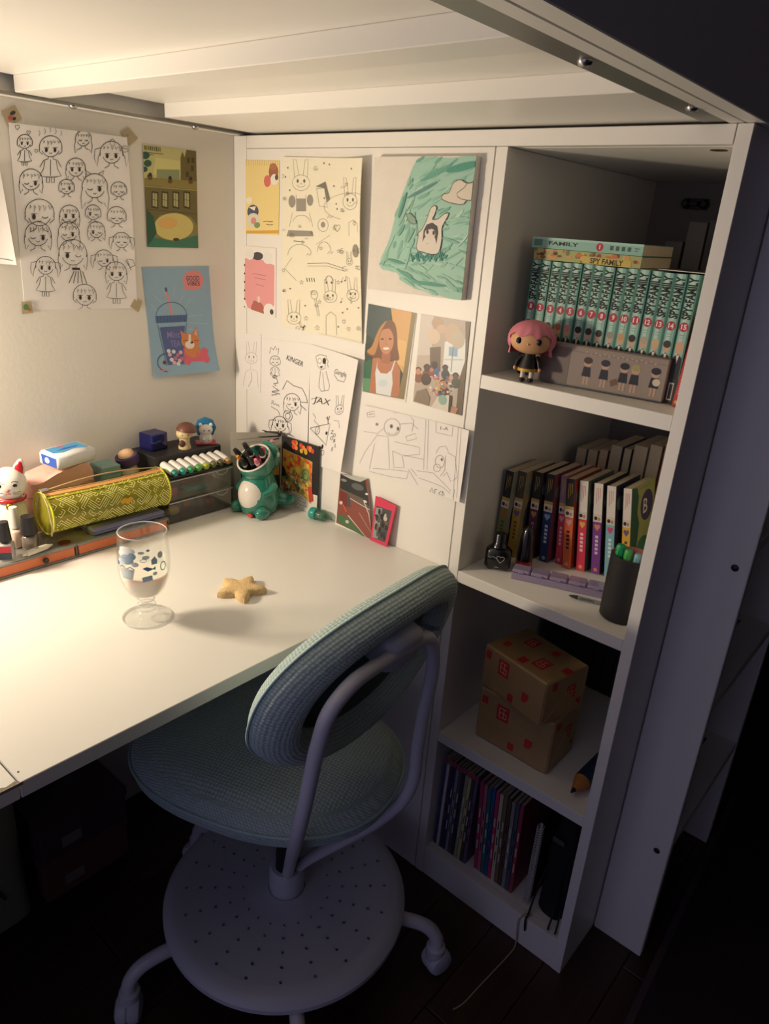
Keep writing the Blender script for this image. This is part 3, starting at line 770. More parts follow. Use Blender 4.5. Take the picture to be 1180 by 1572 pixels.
for k in range(6): sh.ell(47, 610+k*38, 3.5, 5, '#4a3a3a', 6)
sh.finish('pink_notecard', mat('pink_card', '#e79ea0', .7), 'pink and white note card with cartoon bears below the yellow card', 'card')

def bunny(s, cx, cy, r, wd=.0006, col=GREY, smile=True):
    """plain rabbit doodle"""
    s.arc(cx, cy, r, r*.9, 0, 360, wd, col, 18)
    for q_ in (-1, 1):
        s.line([(cx+q_*r*.25, cy-r*.85), (cx+q_*r*.5, cy-r*2.6), (cx+q_*r*.85, cy-r*2.7), (cx+q_*r*.75, cy-r*.6)], wd, col)
        s.ell(cx+q_*r*.38, cy-r*.2, r*.13, r*.22, col, 8)
    if smile: s.arc(cx, cy+r*.1, r*.5, r*.4, 15, 165, wd, col, 8)
    s.ell(cx, cy+r*.12, r*.08, r*.06, col, 6)
q = pq((436, 241), (566, 244), (557, 528), (432, 500))
sh = Sheet(*q, curl=lambda u, v: .016*max(0, u-.6)**2*6.2*math.exp(-((v-.25)/.55)**2)+.003*(1-v)); sh.crop(430, 230, 7.867, Y=0.)
W6 = .0006
bunny(sh, 265, 400, 105); sh.line([(205, 545), (205, 740), (320, 740), (320, 545)], W6, GREY); sh.ell(155, 625, 42, 75, LGREY, 14); sh.ell(370, 610, 38, 70, LGREY, 14); sh.poly([(210, 590), (315, 590), (315, 740), (210, 740)], LGREY)
sh.arc(265, 890, 105, 100, 190, 350, W6, GREY); sh.line([(160, 760), (120, 930)], W6, GREY); sh.line([(360, 760), (400, 930)], W6, GREY); sh.poly([(85, 1045), (110, 970), (390, 980), (405, 1045)], LGREY)
sh.poly([(440, 445), (560, 385), (612, 600), (575, 635), (545, 465)], '#7d776c'); sh.line([(450, 470), (480, 680), (575, 695), (545, 465)], W6, GREY, True); sh.ell(540, 585, 7, 9, INKC, 8)
sh.arc(520, 910, 62, 78, 0, 360, W6, GREY); sh.ell(520, 905, 26, 36, LGREY, 10)
heart(sh, 690, 940, 50, .0009, GREY); bunny(sh, 880, 630, 108)
sh.arc(885, 690, 165, 350, 25, 335, W6, LGREY, 26, -math.pi/2+3.14)
sh.line([(850, 1040), (850, 880), (920, 850), (985, 900), (985, 1000)], W6, GREY)
for x, y in ((110, 220), (80, 330), (130, 490), (685, 655), (695, 715), (900, 235), (660, 440), (610, 180), (545, 165)): sh.ell(x, y, 8, 12, GREY, 7)
sh.line([(170, 1100), (300, 1115)], .0012, GREY); sh.line([(440, 1140), (600, 1030)], W6, LGREY)
sh.crop(430, 370, 7.867, Y=0.)
sh.arc(240, 170, 140, 130, 180, 350, W6, GREY); sh.line([(150, 200), (60, 330), (200, 480)], W6, LGREY); sh.arc(530, 130, 80, 120, 180, 360, W6, GREY); sh.line([(330, 270), (560, 265), (760, 330)], .0008, GREY); sh.line([(330, 300), (560, 300), (760, 360)], W6, GREY)
bunny(sh, 590, 670, 78); sh.line([(530, 1130), (535, 900), (590, 850), (650, 900), (655, 1130)], W6, GREY); sh.arc(580, 480, 42, 60, 180, 360, .001, GREY); sh.ell(548, 500, 10, 16, GREY, 8); sh.ell(608, 500, 10, 16, GREY, 8)
bunny(sh, 870, 650, 80); bunny(sh, 165, 930, 82); bunny(sh, 845, 250, 45)
sh.arc(405, 650, 40, 50, 0, 360, W6, GREY); sh.line([(405, 700), (440, 900), (460, 900), (425, 695)], W6, GREY)
for k in range(4): sh.line([(318+k*28, 445), (325+k*28, 492)], .0014, GREY)
for x, y in ((730, 490), (775, 475), (715, 735), (790, 815), (732, 860), (935, 800), (675, 1030), (45, 605), (125, 575), (295, 780), (985, 900)): sh.ell(x, y, 10, 9, GREY, 7); 
for x, y in ((730, 490), (775, 475), (715, 735)): sh.line([(x+9, y), (x+12, y-50), (x+30, y-45)], W6, GREY)
heart(sh, 975, 320, 30, W6, GREY); heart(sh, 745, 965, 26, W6, GREY)
sh.line([(255, 1045), (305, 1025), (275, 1075), (285, 1010), (262, 1080)], .0014, INKC)
for k in range(12): sh.line([(455+k*45, 1105+k*9), (470+k*45, 1140+k*9), (490+k*45, 1115+k*9)], W6, LGREY)
sh.ell(940, 120, 45, 80, LGREY, 12)
random.seed(51)
for k in range(46):
    x, y = random.uniform(40, 1010), random.uniform(-1060, 1080); kind = k % 5; r = random.uniform(16, 34)
    if kind == 0: sh.line([(x+r*(1 if i % 2 == 0 else .42)*math.cos(math.pi*i/5-1.57), y+r*(1 if i % 2 == 0 else .42)*math.sin(math.pi*i/5-1.57)) for i in range(11)], .0006, GREY)
    elif kind == 1: sh.line([(x+r*t_/14*math.cos(t_*.9), y+r*t_/14*math.sin(t_*.9)) for t_ in range(16)], .0006, GREY)
    elif kind == 2: heart(sh, x, y, r*.8, .0006, GREY)
    elif kind == 3: sh.arc(x, y, r, r*.8, 0, 300, .0006, GREY); sh.line([(x-r*.4, y), (x+r*.5, y+r*.2)], .0006, LGREY)
    else: sh.line([(x-r, y+r*.5), (x-r*.3, y-r*.6), (x+r*.2, y+r*.4), (x+r, y-r*.4)], .0006, GREY)
sh.finish('bunny_doodle_sheet', CREAM, 'tall cream sheet crowded with pencilled rabbit doodles, right edge lifting off the panel', 'drawing')

# painted canvas
q = pq((580, 242), (745, 241), (721, 461), (569, 443), Y=-.012)
cv = Sheet(at(580, 242, Y=0.), at(748, 241, Y=0.), at(724, 462, Y=0.), at(569, 443, Y=0.)); 
TLv, TRv, BRv, BLv = cv.tl, cv.tr, cv.br, cv.bl; DPT = .013
for p in (TLv, TRv, BRv, BLv): p.y = -DPT-.0005
TRv.x -= .011; BRv.x -= .011; TLv.x += .004; BLv.x += .004
sh = Sheet(TLv, TRv, BRv, BLv, thick=DPT, lift=0); sh.crop(560, 230, 5.619, Y=-DPT)
G1, G2, G3 = '#8cc0aa', '#6fae9a', '#4d9384'
WASH = smooth2([(470, 78), (740, 70), (1010, 70), (985, 400), (940, 800), (900, 1292), (640, 1265), (480, 1215), (340, 1150), (270, 1060), (150, 1030), (140, 940), (210, 780), (280, 520), (360, 300)], 5)
sh.poly(WASH, '#9fcab9')
random.seed(5)
tones = ['#98c6b3', '#8abdaa', '#7db4a2', '#6fab98', '#a6cfbf', '#b3d5c8', '#92bfb0', '#84b2a6']
for k in range(230):
    x, y = random.uniform(140, 1000), random.uniform(80, 1280)
    if not inside((x, y), WASH): continue
    if x < 430 and y < 950: rot = 1.95+random.uniform(-.15, .15)
    elif y < 560: rot = -.55+random.uniform(-.2, .2)
    elif y > 1020: rot = .45+random.uniform(-.3, .3)
    else: rot = random.uniform(-.9, .5)
    sh.ell(x, y, random.uniform(35, 95), random.uniform(5, 15), random.choice(tones), 12, rot)
for (x, y, a_, b_, rot, c) in [(850, 150, 150, 34, -.25, '#4f9886'), (500, 350, 150, 14, -.5, '#5f8f8c'), (620, 200, 160, 18, -.5, '#62a694'), (330, 480, 12, 120, .3, '#5b9a8c'), (560, 1165, 150, 16, .15, '#569a88'), (270, 965, 80, 12, .3, '#569a88'), (380, 1100, 130, 12, .6, '#62a694')]: sh.ell(x, y, a_, b_, c, 16, rot)
CLD = smooth2([(668, 415), (690, 385), (735, 370), (770, 290), (830, 262), (890, 292), (985, 290), (985, 435), (890, 440), (850, 475), (760, 465), (690, 440)])
sh.poly(CLD, '#d9cfc0'); sh.line(CLD, .0013, '#6b625a', True); sh.line([(890, 292), (865, 330), (830, 355), (800, 380), (808, 410), (840, 430), (890, 440)], .0012, '#6b625a')
for k in range(22): sh.line([(400+k*15, 900+20*math.sin(k)), (420+k*13, 955+18*math.cos(k*1.7))], .0024, (G3, '#3f8a80', '#57a298')[k % 3])
FIG = smooth2([(455, 860), (470, 740), (455, 745), (470, 720), (500, 690), (540, 610), (570, 520), (600, 488), (625, 500), (610, 560), (590, 605), (640, 600), (690, 560), (730, 555), (700, 620), (672, 680), (670, 780), (645, 890), (590, 908), (520, 890)], 4); sh.poly(FIG, '#ddd5ca')
sh.line(FIG, .0012, '#5a524e', True)
sh.poly([(505, 800), (515, 700), (540, 650), (590, 632), (635, 665), (642, 720), (625, 820), (612, 760), (525, 760)], '#4c4648'); sh.ell(570, 730, 46, 50, '#ddd0c4', 16); sh.poly([(525, 700), (560, 655), (580, 690), (600, 660), (632, 720), (600, 690), (560, 692)], '#4c4648')
sh.ell(548, 712, 11, 20, '#3b3d4f', 10); sh.ell(602, 722, 11, 20, '#3b3d4f', 10); sh.line([(540, 812), (552, 815)], .0012, '#b98a80')
sh.poly([(362, 555), (400, 552), (440, 590), (452, 640), (420, 645), (385, 620)], '#8aa89a'); sh.line([(362, 555), (400, 552), (440, 590), (452, 640), (420, 645), (385, 620)], .001, '#4f5e58', True); sh.line([(450, 640), (460, 740)], .001, '#4f5e58')
sh.finish('painted_canvas', mat('canvas', '#e9e2d8', .85, bump=.4, bscale=600), 'square canvas painted in teal washes with a small white-hooded figure and cloud', 'painting')

# two photographs (prints)
SK1, HR = '#b9795a', '#7a4f36'
q = pq((565, 466), (639.7, 481), (622.7, 617.6), (556.6, 600.7))
sh = Sheet(*q, thick=.0005); sh.crop(550, 460, 6.556, Y=0.)
sh.poly([(104, 38), (585, 135), (490, 1030), (18, 915)], '#31433f'); sh.poly([(104, 38), (330, 85), (320, 300), (150, 400), (75, 330)], '#3f5357')
sh.poly([(40, 620), (140, 600), (130, 930), (18, 915)], '#2f6a4e'); sh.poly([(28, 780), (125, 800), (120, 935), (20, 915)], '#5f9470'); sh.poly([(60, 440), (130, 430), (130, 560), (50, 560)], '#2c3a3a')
sh.poly([(330, 85), (540, 128), (520, 330), (500, 520), (470, 760), (380, 600), (360, 300)], '#d9a96b'); sh.poly([(540, 128), (585, 135), (490, 1030), (420, 1010), (470, 760), (520, 330)], '#8c7c58'); sh.poly([(410, 400), (500, 430), (480, 690), (410, 660)], '#e3b878')
sh.poly(smooth2([(320, 205), (370, 240), (395, 330), (405, 480), (425, 610), (360, 620), (210, 600), (150, 580), (85, 540), (140, 470), (180, 370), (230, 270)]), HR); sh.poly(smooth2([(290, 215), (230, 270), (180, 370), (140, 470), (90, 520), (160, 560), (200, 470), (225, 340)]), '#c08a52')
sh.poly([(150, 590), (215, 590), (290, 640), (390, 620), (440, 720), (440, 920), (420, 1008), (345, 990), (130, 940), (118, 930)], SK1)
sh.poly([(245, 540), (335, 540), (330, 660), (240, 640)], '#a96c50')
sh.ell(290, 420, 75, 135, '#c58a69', 22); sh.poly([(225, 330), (300, 255), (370, 320), (372, 400), (330, 290), (260, 300)], HR)
for x in (248, 328): sh.ell(x, 400, 16, 9, '#4a3226', 9)
sh.line([(285, 400), (280, 450), (298, 455)], .0008, '#9a6148'); sh.ell(288, 498, 34, 14, '#f0e4da', 12); sh.arc(288, 494, 38, 22, 10, 170, .0009, '#a3574c', 8)
sh.poly([(190, 690), (205, 600), (198, 690), (235, 745), (300, 755), (345, 720), (380, 620), (388, 625), (355, 740), (365, 860), (345, 990), (190, 950), (185, 850), (178, 740)], '#dfe2e6')
sh.ell(260, 850, 50, 40, '#cdd9e0', 14)
sh.finish('portrait_photo', mat('photo_paper', '#e9e6e0', .3), 'glossy photo print of a smiling child with long hair in a white vest top', 'photo', ink=GLOSSINK)
q = pq((646.4, 482), (722, 494), (709, 638), (634, 617.6))
sh = Sheet(*q, thick=.0005); sh.crop(550, 460, 6.556, Y=0.)
sh.poly([(632, 144), (1130, 222), (1042, 1172), (552, 1025)], '#b9aba0'); sh.poly([(632, 144), (760, 165), (740, 480), (720, 560), (590, 560)], '#d3c9c2'); sh.poly([(590, 560), (730, 570), (700, 800), (570, 800)], '#c3b4aa')
sh.poly([(720, 480), (830, 470), (820, 720), (720, 700)], '#6b5a4e'); sh.poly([(870, 420), (1080, 390), (1050, 760), (840, 730)], '#e6ebec'); sh.poly([(910, 470), (1000, 480), (990, 570), (905, 560)], '#8db2cf'); sh.line([(955, 450), (925, 720)], .0018, '#7a8a90'); sh.line([(860, 600), (1050, 600)], .0012, '#b0b6b4')
sh.poly([(1080, 220), (1130, 222), (1042, 1172), (960, 1140), (1000, 800), (1070, 600)], '#6a5c4c')
for x, y, a, b, c in ((760, 370, 64, 75, '#d9c3b0'), (800, 235, 60, 60, '#b99c88'), (840, 295, 50, 45, '#cfae9c'), (950, 340, 80, 105, '#c9b09a'), (1000, 400, 70, 90, '#c3b7a6')): sh.ell(x, y, a, b, c, 18)
random.seed(21)
for x, y, r, c, h in ((605, 720, 34, '#c98f7a', '#8a5a44'), (690, 690, 36, '#4c3a34', '#7a4a3a'), (765, 660, 34, '#2e2a2a', '#3c6aa0'), (870, 690, 32, '#4a3c36', '#39424c'), (970, 770, 34, '#6a5246', '#4c5450'), (735, 700, 26, '#b8806a', '#8f4a44'), (850, 850, 44, '#c27f60', '#5a3a2c')):
    sh.ell(x, y+r*1.8, r*1.3, r*1.6, h, 12); sh.ell(x, y, r*.8, r, c, 12); sh.arc(x, y-r*.2, r*.8, r*.9, 180, 360, .0024, '#3a2a24', 8)
for k in range(46): sh.ell(random.uniform(720, 930), random.uniform(760, 960), random.uniform(6, 20), random.uniform(5, 16), random.choice(['#e8e2da', '#d9a24e', '#5f88b0', '#c4544e', '#e6d9c8', '#43484a', '#d8b0a8']), 7)
sh.ell(680, 800, 48, 60, '#4a3630', 14); sh.poly([(560, 1020), (590, 920), (680, 890), (720, 980), (705, 1065)], '#8a7a6c')
sh.poly([(730, 1070), (790, 970), (900, 950), (920, 1050), (890, 1120)], '#d9d2c6'); sh.ell(842, 1000, 42, 52, '#8fb0a6', 14); sh.poly([(905, 950), (935, 960), (920, 1135), (890, 1120)], '#3a2c28'); sh.poly([(925, 1060), (990, 1080), (960, 1150), (910, 1130)], '#b98670')
sh.finish('party_photo', MATS['photo_paper'], 'glossy photo print of a party table with balloons beside the portrait photo', 'photo', ink=GLOSSINK)

# sketch sheets below
q = pq((369.5, 511), (401, 513), (400, 603), (370, 596))
sh = Sheet(*q); sh.crop(360, 500, 5.9, Y=0.)
bunny(sh, 155, 290, 55, .0006, LGREY); sh.line([(150, 350), (150, 390), (105, 410), (80, 540)], W6, LGREY); sh.line([(165, 390), (210, 410), (220, 550)], W6, LGREY); sh.line([(155, 410), (160, 480), (130, 545)], .0008, GREY)
sh.finish('pencil_sketch', PAPER, 'narrow white slip with a faint pencil rabbit at the corner of the panel', 'drawing')
q = pq((402.5, 519), (477, 528), (473, 712), (403, 680))
sh = Sheet(*q, curl=lambda u, v: .004*u*v); sh.crop(360, 500, 5.9, Y=0.)
chibi(sh, 370, 320, 48, 1, 1, .0009); sh.line([(320, 250), (330, 195), (355, 215), (372, 185), (385, 215), (405, 200), (395, 260)], .001, INKC)
for k in range(12): sh.line([(320+random.uniform(0, 100), 420+k*17), (330+random.uniform(0, 100), 432+k*17)], .0014, INKC)
sh.text('KINGER', 552, 308, 42, INKC, rot=.38, width=160)
chibi(sh, 530, 670, 78, 0, 0, .001); sh.line([(440, 560), (480, 480), (540, 520), (620, 540), (660, 610), (670, 660)], .0011, INKC); sh.line([(600, 655), (665, 655)], .0011, INKC); sh.line([(605, 680), (660, 720)], .0011, INKC)
sh.line([(340, 700), (345, 668), (362, 672), (352, 690), (368, 700), (378, 688), (390, 705), (402, 695), (410, 715)], .0009, INKC); sh.line([(335, 720), (400, 750), (420, 790)], .001, INKC)
chibi(sh, 420, 870, 70, 0, 2, .0011); sh.arc(490, 785, 42, 45, 0, 360, .001, INKC); sh.arc(490, 785, 22, 28, 0, 360, .001, INKC)
sh.finish('ink_sketch', PAPER, 'white ink sketch sheet with a crowned figure, left half of the hanging pair', 'drawing')
q = pq((477.5, 528), (557, 552), (535, 723), (474, 713))
sh = Sheet(*q, curl=lambda u, v: .001+.022*max(0, u-.3)**2*2*(.5+.5*v), lift=.0014); sh.crop(360, 500, 5.9, Y=0.)
sh.poly([(745, 280), (840, 275), (830, 400), (790, 405), (765, 370)], '#f1eee8'); sh.line([(745, 280), (780, 262), (840, 275), (830, 390), (795, 405), (765, 370)], .001, INKC, True); sh.ell(822, 322, 16, 30, INKC, 12); sh.ell(780, 320, 16, 22, '#f7f4ee', 10); sh.arc(780, 320, 16, 24, 0, 360, .0009, INKC); sh.poly([(780, 372), (815, 368), (797, 395)], INKC)
sh.line([(790, 410), (775, 560), (800, 605), (870, 600), (880, 560), (840, 420)], .001, INKC); sh.line([(810, 430), (830, 600)], .0008, INKC); sh.line([(845, 300), (860, 330), (850, 345), (862, 385)], .0009, INKC)
sh.text('Gangle', 985, 445, 60, INKC, rot=.3, width=130); sh.line([(920, 450), (960, 510), (1030, 528), (1050, 470)], .0011, INKC)
sh.text('JAX', 808, 705, 74, INKC, rot=.3, width=170); sh.line([(705, 665), (785, 660)], .001, INKC)
bunny(sh, 1000, 800, 52, .0009, INKC)
sh.line([(945, 900), (1000, 910), (1020, 980)], .0009, INKC); sh.line([(720, 800), (750, 840), (735, 870), (790, 930), (760, 985)], .0009, INKC)
sh.line([(693, 928), (900, 925), (865, 1125)], .0011, INKC, True); sh.arc(770, 965, 24, 36, 0, 360, .001, INKC); sh.ell(865, 1010, 12, 18, INKC, 8); sh.line([(870, 850), (880, 925)], .002, INKC); sh.line([(858, 860), (880, 885), (895, 850)], .0018, INKC)
sh.ell(795, 1135, 14, 20, INKC, 8); sh.ell(825, 1130, 12, 22, INKC, 8); sh.arc(825, 1188, 20, 24, 0, 360, .001, INKC)
for st, x, y in (('Z', 930, 1010), ('O', 930, 1070), ('O', 960, 1045), ('B', 965, 1100), ('L', 985, 1150), ('E', 945, 1180)): sh.text(st, x, y, 34, INKC, rot=.15)
sh.finish('ink_sketch', PAPER, 'white ink sketch sheet with a triangle doodle, right half of the hanging pair', 'drawing')
q = pq((560.7, 621), (724.4, 660), (709, 770), (550, 719))
sh = Sheet(*q, curl=lambda u, v: .010*max(0, u-.6)**2*5+.004*(1-u)**3, lift=.001); sh.crop(545, 610, 6.378, Y=0.)
PC = '#8f8a84'
for P in ([(100, 330), (230, 350), (290, 300)], [(700, 195), (665, 700)], [(725, 200), (700, 700)], [(1030, 290), (960, 960)], [(1060, 300), (1000, 960)], [(800, 220), (795, 340), (960, 375), (975, 260)], [(230, 360), (110, 530), (60, 640)], [(230, 370), (330, 380), (340, 700), (180, 690)], [(200, 450), (150, 700)], [(390, 430), (520, 460), (630, 485), (630, 550), (480, 570)], [(440, 260), (560, 250), (620, 310)], [(380, 150), (450, 130), (700, 190)], [(500, 380), (590, 350), (605, 400), (510, 425), (500, 380)], [(370, 520), (460, 560), (480, 680), (380, 680), (370, 520)], [(150, 720), (350, 770), (500, 790), (520, 720), (350, 700)], [(520, 700), (610, 850)], [(545, 690), (600, 760)], [(600, 710), (760, 730), (900, 860), (940, 900)], [(620, 780), (850, 860), (930, 920)], [(790, 540), (830, 480), (890, 470), (920, 520)], [(910, 530), (990, 570), (1010, 760), (960, 800)], [(890, 560), (880, 700), (830, 760)], [(860, 760), (900, 720), (940, 810)], [(540, 160), (580, 230), (560, 330)], [(470, 560), (665, 600)], [(980, 880), (960, 1000)]):
    sh.line(P, .0007, PC)
sh.arc(370, 290, 78, 85, 0, 360, .0008, PC); sh.ell(362, 280, 14, 20, GREY, 9); sh.ell(425, 305, 12, 20, GREY, 9); sh.arc(370, 320, 45, 40, 10, 150, .0007, PC)
sh.arc(830, 620, 48, 60, 0, 360, .0008, PC); sh.ell(850, 600, 10, 16, GREY, 8); sh.arc(800, 680, 36, 36, 0, 360, .0007, PC)
sh.line([(130, 150), (200, 130), (205, 185), (140, 190)], .0008, PC, True); sh.line([(150, 165), (190, 160)], .001, GREY); sh.ell(225, 260, 14, 14, PC, 8)
sh.text('1-A', 882, 300, 34, PC, rot=.1, width=80)
sh.line([(725, 915), (745, 870), (758, 925)], .001, GREY); sh.line([(770, 930), (775, 885), (800, 890)], .001, GREY); sh.line([(835, 900), (812, 925), (830, 945)], .001, GREY); sh.line([(850, 900), (845, 950), (870, 935), (850, 900)], .001, GREY)
sh.finish('scene_sketch', PAPER, 'wide faint pencil sketch of two seated figures overlapping the panel edge', 'drawing')
# ================================================================== THINGS ON THE DESK
OT = .767                                   # top of the low clear organiser
# low clear drawer tray with orange fronts
org = thing('drawer_tray', 'low clear acrylic drawer tray with orange fronts along the wall', 'organizer', (.08, -.47, DZ))
CL = ACRYL; ORG = mat('orange_front', '#de7a4a', .45, var=.05)
X0, X1, Y0, Y1 = -.068, .070, -.19, .188
mb = MB(); mb.box(X0, X1, Y0, Y1, .0, .002); mb.box(X0, X1, Y0, Y1, .0245, .0268); mb.box(X0, X0+.002, Y0, Y1, .002, .0245)
for y in (Y0, -.0, Y1-.002): mb.box(X0+.002, X1, y, y+.002, .002, .0245)
mb.build('body', CL, org)
ky = at(70, 862, X=.152).y+.47
for y0, y1 in ((Y0+.004, -.003), (.005, Y1-.005)):
    d = part('drawer_front', ORG, org, (X1-.004, X1+.0004, y0, y1, .0045, .0215), bev=.0008)
    yk = ky if y0 < -.1 else (y0+y1)/2
    kb = MB(Matrix.Translation((X1+.0004, yk, .0135)) @ Matrix.Rotation(math.pi/2, 4, 'Y'))
    if y0 < -.1: kb.lathe([(0, .007), (.0045, .0065), (.005, .004), (.0025, .002), (.0025, 0)], 14); kb.build('knob', BLACK, d, smooth=40)
    part('drawer_lip', mat('frosted_edge', '#8f9088', .4), d, (X1-.004, X1+.0012, y0-.002, y1+.002, .0016, .0042), (X1-.004, X1+.0012, y0-.002, y1+.002, .0217, .0243), bev=.0004)
# flat grey-violet case lying on it
part_o = MB().box(-.042, .042, -.074, .074, 0, .0135, bev=.003).build('flat_case', mat('slate_violet', '#6f7093', .5), loc=(.101, -.359, OT))
tag(part_o, 'flat slate violet pencil box under the yellow case', 'box')
MB().box(-.0425, .0425, -.0745, .0745, .0064, .0072).build('lid_seam', mat('seam_dark', '#3a3b52', .6), part_o)

# translucent yellow pencil case
PA, PB = Vector((.108, -.500, OT+.0145+.037)), Vector((.112, -.274, OT+.0145+.037)); PRAD = .037
ax = (PB-PA).normalized(); PL = (PB-PA).length; e1 = Vector((1, 0, 0)); e1 = (e1-ax*e1.dot(ax)).normalized(); e2 = e1.cross(ax); e2 = e2 if e2.z > 0 else -e2
pc = thing('pencil_case', 'see-through yellow-green cylinder pencil case with pale maze print and open zip', 'pencil case', PA-Vector((0, 0, PRAD)))
off = Vector((0, 0, PRAD))
def pcp(u, v, h=0.):
    a = 2*math.pi*v; r = PRAD+h; sag = 1-.05*math.sin(math.pi*u)*(math.sin(a) > .6)
    return off+ax*(u*PL)+(e1*math.cos(a)+e2*math.sin(a)*sag)*r
VINYL = clear('yellow_vinyl', (.90, .88, .22), .12, 1.35, '#c8c540', .38)
GAP = (.215, .285)
mb = MB(); mb.grid(lambda u, v: pcp(u, (GAP[1]+(1-GAP[1]+GAP[0])*v) % 1.), 24, 40)
mb.build('vinyl_body', VINYL, pc, smooth=60)
for u in (0, 1):
    m2 = MB(); ring = [pcp(u, k/32) for k in range(32)]; cc = off+ax*(u*PL)
    m2.add([cc]+ring, [(0, k+1, (k+1) % 32+1) for k in range(32)]); m2.build('end_panel', VINYL, pc)
    MB().tube([pcp(u, k/40, .0004) for k in range(40)], .0016, 7, closed=True).build('piping', mat('yellow_piping', '#d6d53a', .4), pc, smooth=60)
for v, nm, w_ in ((GAP[0], 'zip_front', .0032), (GAP[1], 'zip_back', .0030)):
    mb = MB(); n = 30; vs = []
    lift = .012 if nm == 'zip_back' else .0
    for i in range(n+1):
        u = i/n; vs += [pcp(u, v-.022, .0008)+Vector((0, 0, lift*math.sin(math.pi*u))), pcp(u, v+.022, .0008)+Vector((0, 0, lift*math.sin(math.pi*u)*1.0))]
    mb.add(vs, [(2*i, 2*i+1, 2*i+3, 2*i+2) for i in range(n)])
    zt = mb.build('zip_tape', mat('zip_orange', '#cf9558', .8) if nm == 'zip_front' else mat('zip_olive', '#7d8150', .8), pc)
    ve = v+(.022 if nm == 'zip_front' else -.022)
    MB().tube([pcp(i/30, ve, .0012)+Vector((0, 0, lift*math.sin(math.pi*i/30))) for i in range(31)], .0011, 6).build('zip_teeth', mat('zip_teeth', '#c8a67a', .5), zt)
MB(Matrix.Translation(pcp(.01, .25, .004))).box(-.004, .004, -.007, .009, -.001, .003, bev=.001).build('zip_slider', STEEL, pc)
MB().tube([pcp(-.005, .25, .004), pcp(-.02, .22, .008), pcp(-.03, .1, .006), pcp(-.04, .98, .012), pcp(-.03, .90, .010)], .0012, 6).build('zip_cord', mat('zip_cord', '#a89c78', .7), pc)
class Cyl(Sheet):
    def __init__(s, fn, w_, h_):
        s.fn = fn; s.w = w_; s.h = h_; s.mb = MB(); s.lay = 0; s.tol = .06; s.pre = lambda p: p; s.curl = True
    def S(s, u, v, h=0.): return s.fn(u, v, h)
# maze print on the side seen: v runs down from the zip
mz = Cyl(lambda u, v, h: pcp(u, .195-.33*v, .0004+h), PL, 2*math.pi*PRAD*.33)
random.seed(9)
SZ = .0165; ASP = mz.w/mz.h
def uvp(a, b):          # 45-degree maze lattice in metres -> sheet u,v
    x, y = (a-b)*.7071, (a+b)*.7071
    return (x/mz.w, y/mz.h)
def clipl(P, wd, c):
    run = []
    for p in P:
        if .008 < p[0] < .992 and .03 < p[1] < .97: run.append(p)
        else:
            if len(run) > 1: mz.line(run, wd, c)
            run = []
    if len(run) > 1: mz.line(run, wd, c)
def dn_(P, k=5): return [((P[i][0]*(k-j)+P[i+1][0]*j)/k, (P[i][1]*(k-j)+P[i+1][1]*j)/k) for i in range(len(P)-1) for j in range(k)]+[P[-1]]
for ia in range(-1, 18):
    for ib in range(-15, 8):
        a0, b0 = ia*SZ, ib*SZ; kind = random.choice([0, 1, 2, 3]); c = '#e9e790'
        for r_ in (.0028, .0066):
            if kind == 0: P = [(a0, b0+r_), (a0+r_, b0+r_), (a0+r_, b0)]; P2 = [(a0+SZ-r_, b0+SZ), (a0+SZ-r_, b0+SZ-r_), (a0+SZ, b0+SZ-r_)]
            elif kind == 1: P = [(a0+SZ-r_, b0), (a0+SZ-r_, b0+r_), (a0+SZ, b0+r_)]; P2 = [(a0, b0+SZ-r_), (a0+r_, b0+SZ-r_), (a0+r_, b0+SZ)]
            elif kind == 2: P = [(a0+r_, b0), (a0+r_, b0+SZ)]; P2 = [(a0+SZ-r_, b0), (a0+SZ-r_, b0+SZ)]
            else: P = [(a0, b0+r_), (a0+SZ, b0+r_)]; P2 = [(a0, b0+SZ-r_), (a0+SZ, b0+SZ-r_)]
            for Q_ in (P, P2): clipl([uvp(*p) for p in dn_(Q_, 4)], .0013, c)
mz.poly([(.53, .52), (.575, .46), (.60, .50), (.63, .47), (.65, .53), (.62, .58), (.60, .64), (.575, .58), (.55, .60)], '#d8a420')
mz.mb.build('maze_print', INK, pc)
mb = MB(); mb.tube([pcp(i/20, .165, .0012) for i in range(21)], .0011, 6); mb.build('piping_seam', MATS['yellow_piping'], pc)
# pens inside
for i, (v, r, c, l0, l1, lb) in enumerate(((.62, .6, '#1b2326', .08, .72, 'black pen lowest inside the yellow pencil case'), (.70, .58, '#27462f', .30, .92, 'dark green pen inside the yellow pencil case'), (.80, .55, '#8a4a22', .12, .66, 'brown pencil inside the yellow pencil case'), (.9, .45, '#20303f', .34, .9, 'navy pen topmost inside the yellow pencil case'))):
    a = 2*math.pi*v; o3 = PA+(e1*math.cos(a)+e2*math.sin(a))*PRAD*r
    A_, B_ = o3+ax*(PL*l0), o3+ax*(PL*l1)
    pn = MB().tube([Vector((0, 0, 0)), (B_-A_)*.9, (B_-A_)], [.0042, .0042, .001], 8).build('pen', mat('pen_'+c, c, .4), loc=A_, smooth=40)
    tag(pn, lb, 'pen', 'pens in the yellow pencil case')

